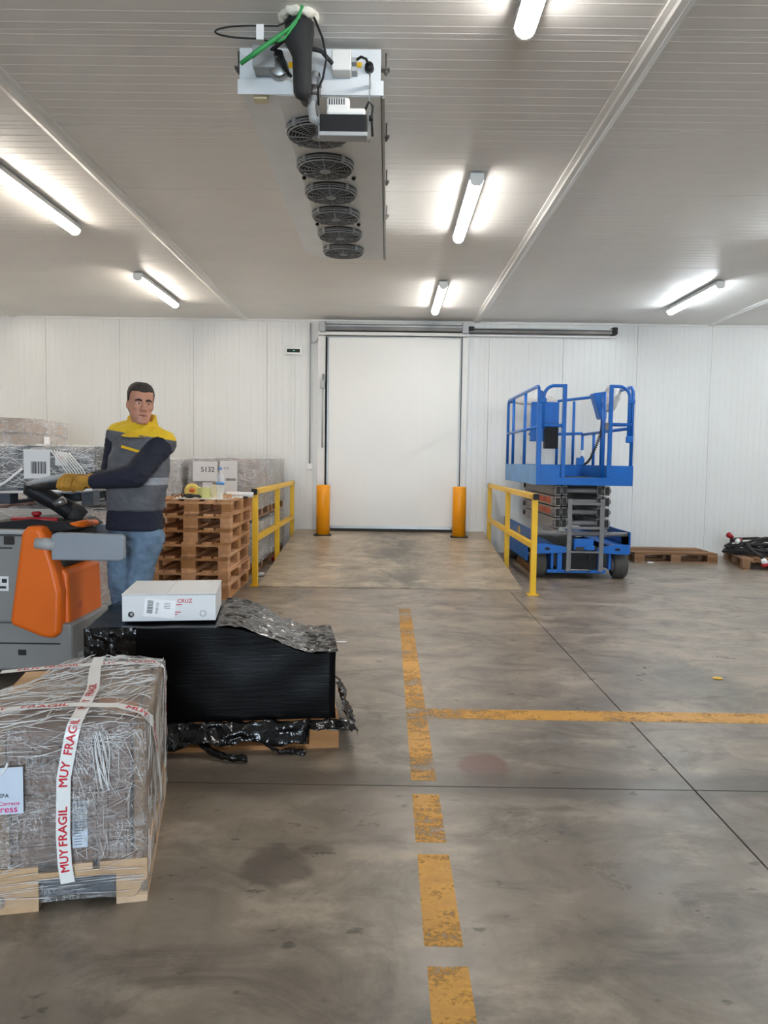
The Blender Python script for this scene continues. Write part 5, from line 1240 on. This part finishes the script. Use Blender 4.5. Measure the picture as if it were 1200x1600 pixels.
b.caps([(-1.59, 4.96, 1.54), tuple(Lsh)], [0.07, 0.05]); b.caps([(-1.59, 4.96, 1.54), tuple(Rsh)], [0.07, 0.05])
for h_, k_, a_ in ((Lhp, Lkn, Lan), (Rhp, Rkn, Ran)):
    b.caps([tuple(h_), tuple(k_), tuple(a_)], [0.075, 0.05, 0.036])
    b.caps([tuple(a_), (a_.x, a_.y+0.02, z0+0.05), (a_.x-0.015, a_.y-0.13, z0+0.035)], [0.036, 0.034, 0.026])
fingers(b, Lwr, lbar, (1, 0, 0), (0.6, -0.25, 0.9), -0.002); fingers(b, Rwr, lbar + Vector((-0.085, 0.0, 0.0)), (1, 0, 0), (0.2, 0.5, 0.9), -0.002)
me = remesh(b, 0.006, 3, 'body'); me.materials.append(M['skin'])
for v in me.vertices: v.co -= Vector(PO)
link('body', me, t)
def cloth(name, b, vox, mat, it=4, label=None, fold=0.0):
    me = remesh(b, vox, it, name); me.materials.append(mat)
    if fold:
        nn = [v.normal.copy() for v in me.vertices]
        for v, n_ in zip(me.vertices, nn):
            q = v.co; k = noise.noise(Vector((q.x*9 + q.z*5, q.y*9, q.z*20 - q.x*7))) + 0.5*noise.noise(Vector((q.x*22, q.y*22, q.z*38 + q.x*12)))
            v.co = q + n_*fold*(1 - 2*abs(k))*0.7
    for v in me.vertices: v.co -= Vector(PO)
    return link(name, me, t, label=label)
b = B(); torso(b, 0.006, 1.0, 2)
b.caps([(-1.59, 4.955, 1.57), tuple(Lsh.lerp(Lel, -0.02))], [0.098, 0.084]); b.caps([(-1.59, 4.96, 1.585), tuple(Rsh)], [0.098, 0.082])
b.loft([tor(1.09, -1.630, 4.963, 0.182, 0.138, yw), tor(1.10, -1.630, 4.963, 0.186, 0.142, yw), tor(1.2, -1.62, 4.958, 0.188, 0.146, yw), tor(1.32, -1.607, 4.955, 0.198, 0.150, yw), tor(1.43, -1.598, 4.955, 0.194, 0.142, yw), tor(1.54, -1.592, 4.96, 0.16, 0.12, yw)])
vest = cloth('vest', b, 0.009, M['vest'], 4, 'grey vest with yellow shoulders and silver band', 0.007)
rg = []
for z, k, dy in ((1.57, 0.125, 0), (1.62, 0.108, 0.004), (1.66, 0.096, 0.012), (1.69, 0.090, 0.018), (1.685, 0.078, 0.018), (1.62, 0.078, 0.008)):
    rg.append([(-1.582 + k*cos(2*pi*j/28), 4.94 + dy + k*0.95*sin(2*pi*j/28), z + (0.020*sin(2*pi*j/28) - (0.05 if z > 1.6 else 0)*max(0, -sin(2*pi*j/28)))) for j in range(28)])
B().loft(rg, False).build('collar', pm('yellow_collar', srgb(232, 188, 40), 0.8, 0, 0.08, 12), t, True, rel=PO, label='yellow collar')
p0 = Vector((-1.60, 4.806, 1.475))
B().box(-0.075, 0.075, -0.002, 0.004, -0.008, 0.008, Matrix.Translation(p0) @ Matrix.Rotation(yw, 4, 'Z') @ Matrix.Rotation(R_(14), 4, 'Y')).build('chest_badge', M['yellow'], t, rel=PO, label='yellow chest lettering strip')
b = B(); b.caps([tuple(Lsh), tuple(Lel), tuple(Lwr + (Lwr-Lel).normalized()*0.0)], [0.079, 0.075, 0.047], 16); cloth('sleeve', b, 0.009, M['navy'], 4, None, 0.006)
b = B(); b.caps([tuple(Rsh), tuple(Rel), tuple(Rwr)], [0.078, 0.064, 0.044], 16); cloth('sleeve', b, 0.009, M['navy'], 4, None, 0.006)
b = B(); b.loft([tor(0.955, -1.637, 4.97, 0.181, 0.136, yw), tor(0.965, -1.637, 4.97, 0.185, 0.140, yw), tor(1.06, -1.634, 4.965, 0.178, 0.136, yw), tor(1.12, -1.63, 4.963, 0.172, 0.13, yw)])
cloth('jersey_hem', b, 0.009, M['navy'], 3, None, 0.004)
b = B(); b.loft([tor(0.84, -1.634, 4.975, 0.150, 0.118, yw), tor(0.92, -1.635, 4.972, 0.168, 0.130, yw), tor(0.99, -1.635, 4.97, 0.170, 0.130, yw)])
for h_, k_, a_ in ((Lhp, Lkn, Lan), (Rhp, Rkn, Ran)):
    b.caps([tuple(h_ + Vector((0, 0, -0.06))), tuple(h_.lerp(k_, 0.5) + Vector((0, -0.01, 0))), tuple(k_), tuple(k_.lerp(a_, 0.4) + Vector((0, 0.02, 0))), tuple(a_ + Vector((0, 0, -0.02)))], [0.105, 0.090, 0.074, 0.070, 0.060], 16)
cloth('jeans', b, 0.010, M['jeans'], 4, 'blue denim trousers', 0.010)
for a_ in (Lan, Ran):
    b = B(); b.caps([(a_.x, a_.y+0.035, z0+0.042), (a_.x-0.01, a_.y-0.06, z0+0.044), (a_.x-0.02, a_.y-0.15, z0+0.036)], [0.041, 0.043, 0.035], 12).caps([(a_.x, a_.y, z0+0.06), (a_.x, a_.y, z0+0.11)], [0.045, 0.045], 12)
    b.v = [(p, q, max(r_, z0+0.001)) for p, q, r_ in b.v]
    cloth('shoe', b, 0.008, M['shoe'], 2)
b = B(); fingers(b, Lwr.lerp(lbar, 0.15), lbar, (1, 0, 0), (0.6, -0.25, 0.9), 0.004); b.caps([tuple(Lwr), tuple(Lwr.lerp(lbar, 0.3))], [0.046, 0.038]); cloth('glove', b, 0.005, M['glove'], 2, 'tan leather work glove')
b = B(); fingers(b, Rwr.lerp(lbar, 0.15), lbar + Vector((-0.085, 0.0, 0.0)), (1, 0, 0), (0.2, 0.5, 0.9), 0.004); b.caps([tuple(Rwr), tuple(Rwr.lerp(lbar, 0.3))], [0.046, 0.038]); cloth('glove', b, 0.005, M['glove'], 2, 'tan leather work glove')
b = B(); skull(b, 0.006, lambda z: z > -0.07)
me = remesh(b, 0.006, 2, 'hair'); me.materials.append(M['hair'])
# trim the hairline: push cells of the face side into the skull
HI = HR.inverted()
for v in me.vertices:
    q = HI @ (v.co - HC)
    line = 0.078 if q.y < -0.04 else max(-0.075, 0.078 - (q.y + 0.04)*2.1)
    if abs(q.x) < 0.02 and q.y < 0: line -= 0.004
    if q.z < line: v.co = HC + HR @ (q*0.80)
    v.co -= Vector(PO)
link('hair', me, t, label='short dark hair')
for s in (-1, 1):
    e = B().ell(hp(s*0.031, -0.0765, -0.001), (0.0125, 0.0075, 0.0048), 14, 8, HR).build('eye', M['eye'], t, True, rel=PO)
    B().ell(hp(s*0.031 + 0.002, -0.0825, -0.001), (0.0055, 0.0028, 0.0046), 12, 6, HR).build('iris', M['ink'], e, True, rel=PO)
    B().tube([hp(s*0.012, -0.092, 0.018), hp(s*0.032, -0.089, 0.023), hp(s*0.051, -0.073, 0.016)], [0.006, 0.007, 0.004], 8).build('eyebrow', M['hair'], t, True, rel=PO)
B().tube([hp(-0.025, -0.092, -0.0735), hp(0, -0.1015, -0.0725), hp(0.025, -0.092, -0.0745)], [0.003, 0.006, 0.003], 8).build('lips', M['lip'], t, True, rel=PO)

# ---------------------------------------------------------------- litter on the floor
def litter(name, label, loc, r, mat, seed):
    b = B().ell((0, 0, r[2]), r, 12, 8)
    b.v = [tuple(Vector(p) + Vector(noise.noise_vector(Vector(p)*30 + Vector((seed, 0, 0))))*0.3*r[2]) for p in b.v]
    b.v = [(a, c, max(z, 0.0005)) for a, c, z in b.v]
    return tag(b.build(name, mat, None, False, loc=loc), label, 'litter')
litter('crumpled_paper', 'crumpled white paper on the floor by the left railing post', (-1.52, 9.28, 0), (0.05, 0.04, 0.025), M['paper'], 1)
litter('red_wrapper', 'red wrapper on the floor behind the left railing', (-1.53, 10.5, 0), (0.05, 0.06, 0.05), M['redplug'], 2)
litter('yellow_scrap', 'small yellow scrap lying on the open floor at right', (2.23, 5.08, 0), (0.035, 0.03, 0.004), M['yellow'], 3)
litter('white_scrap', 'small white scrap in front of the wall side pallet', (3.80, 11.02, 0), (0.05, 0.03, 0.012), M['paper'], 4)
litter('torn_paper', 'torn white scrap on the floor right of the black load', (-0.34, 5.95, 0), (0.045, 0.022, 0.004), M['paper'], 5)
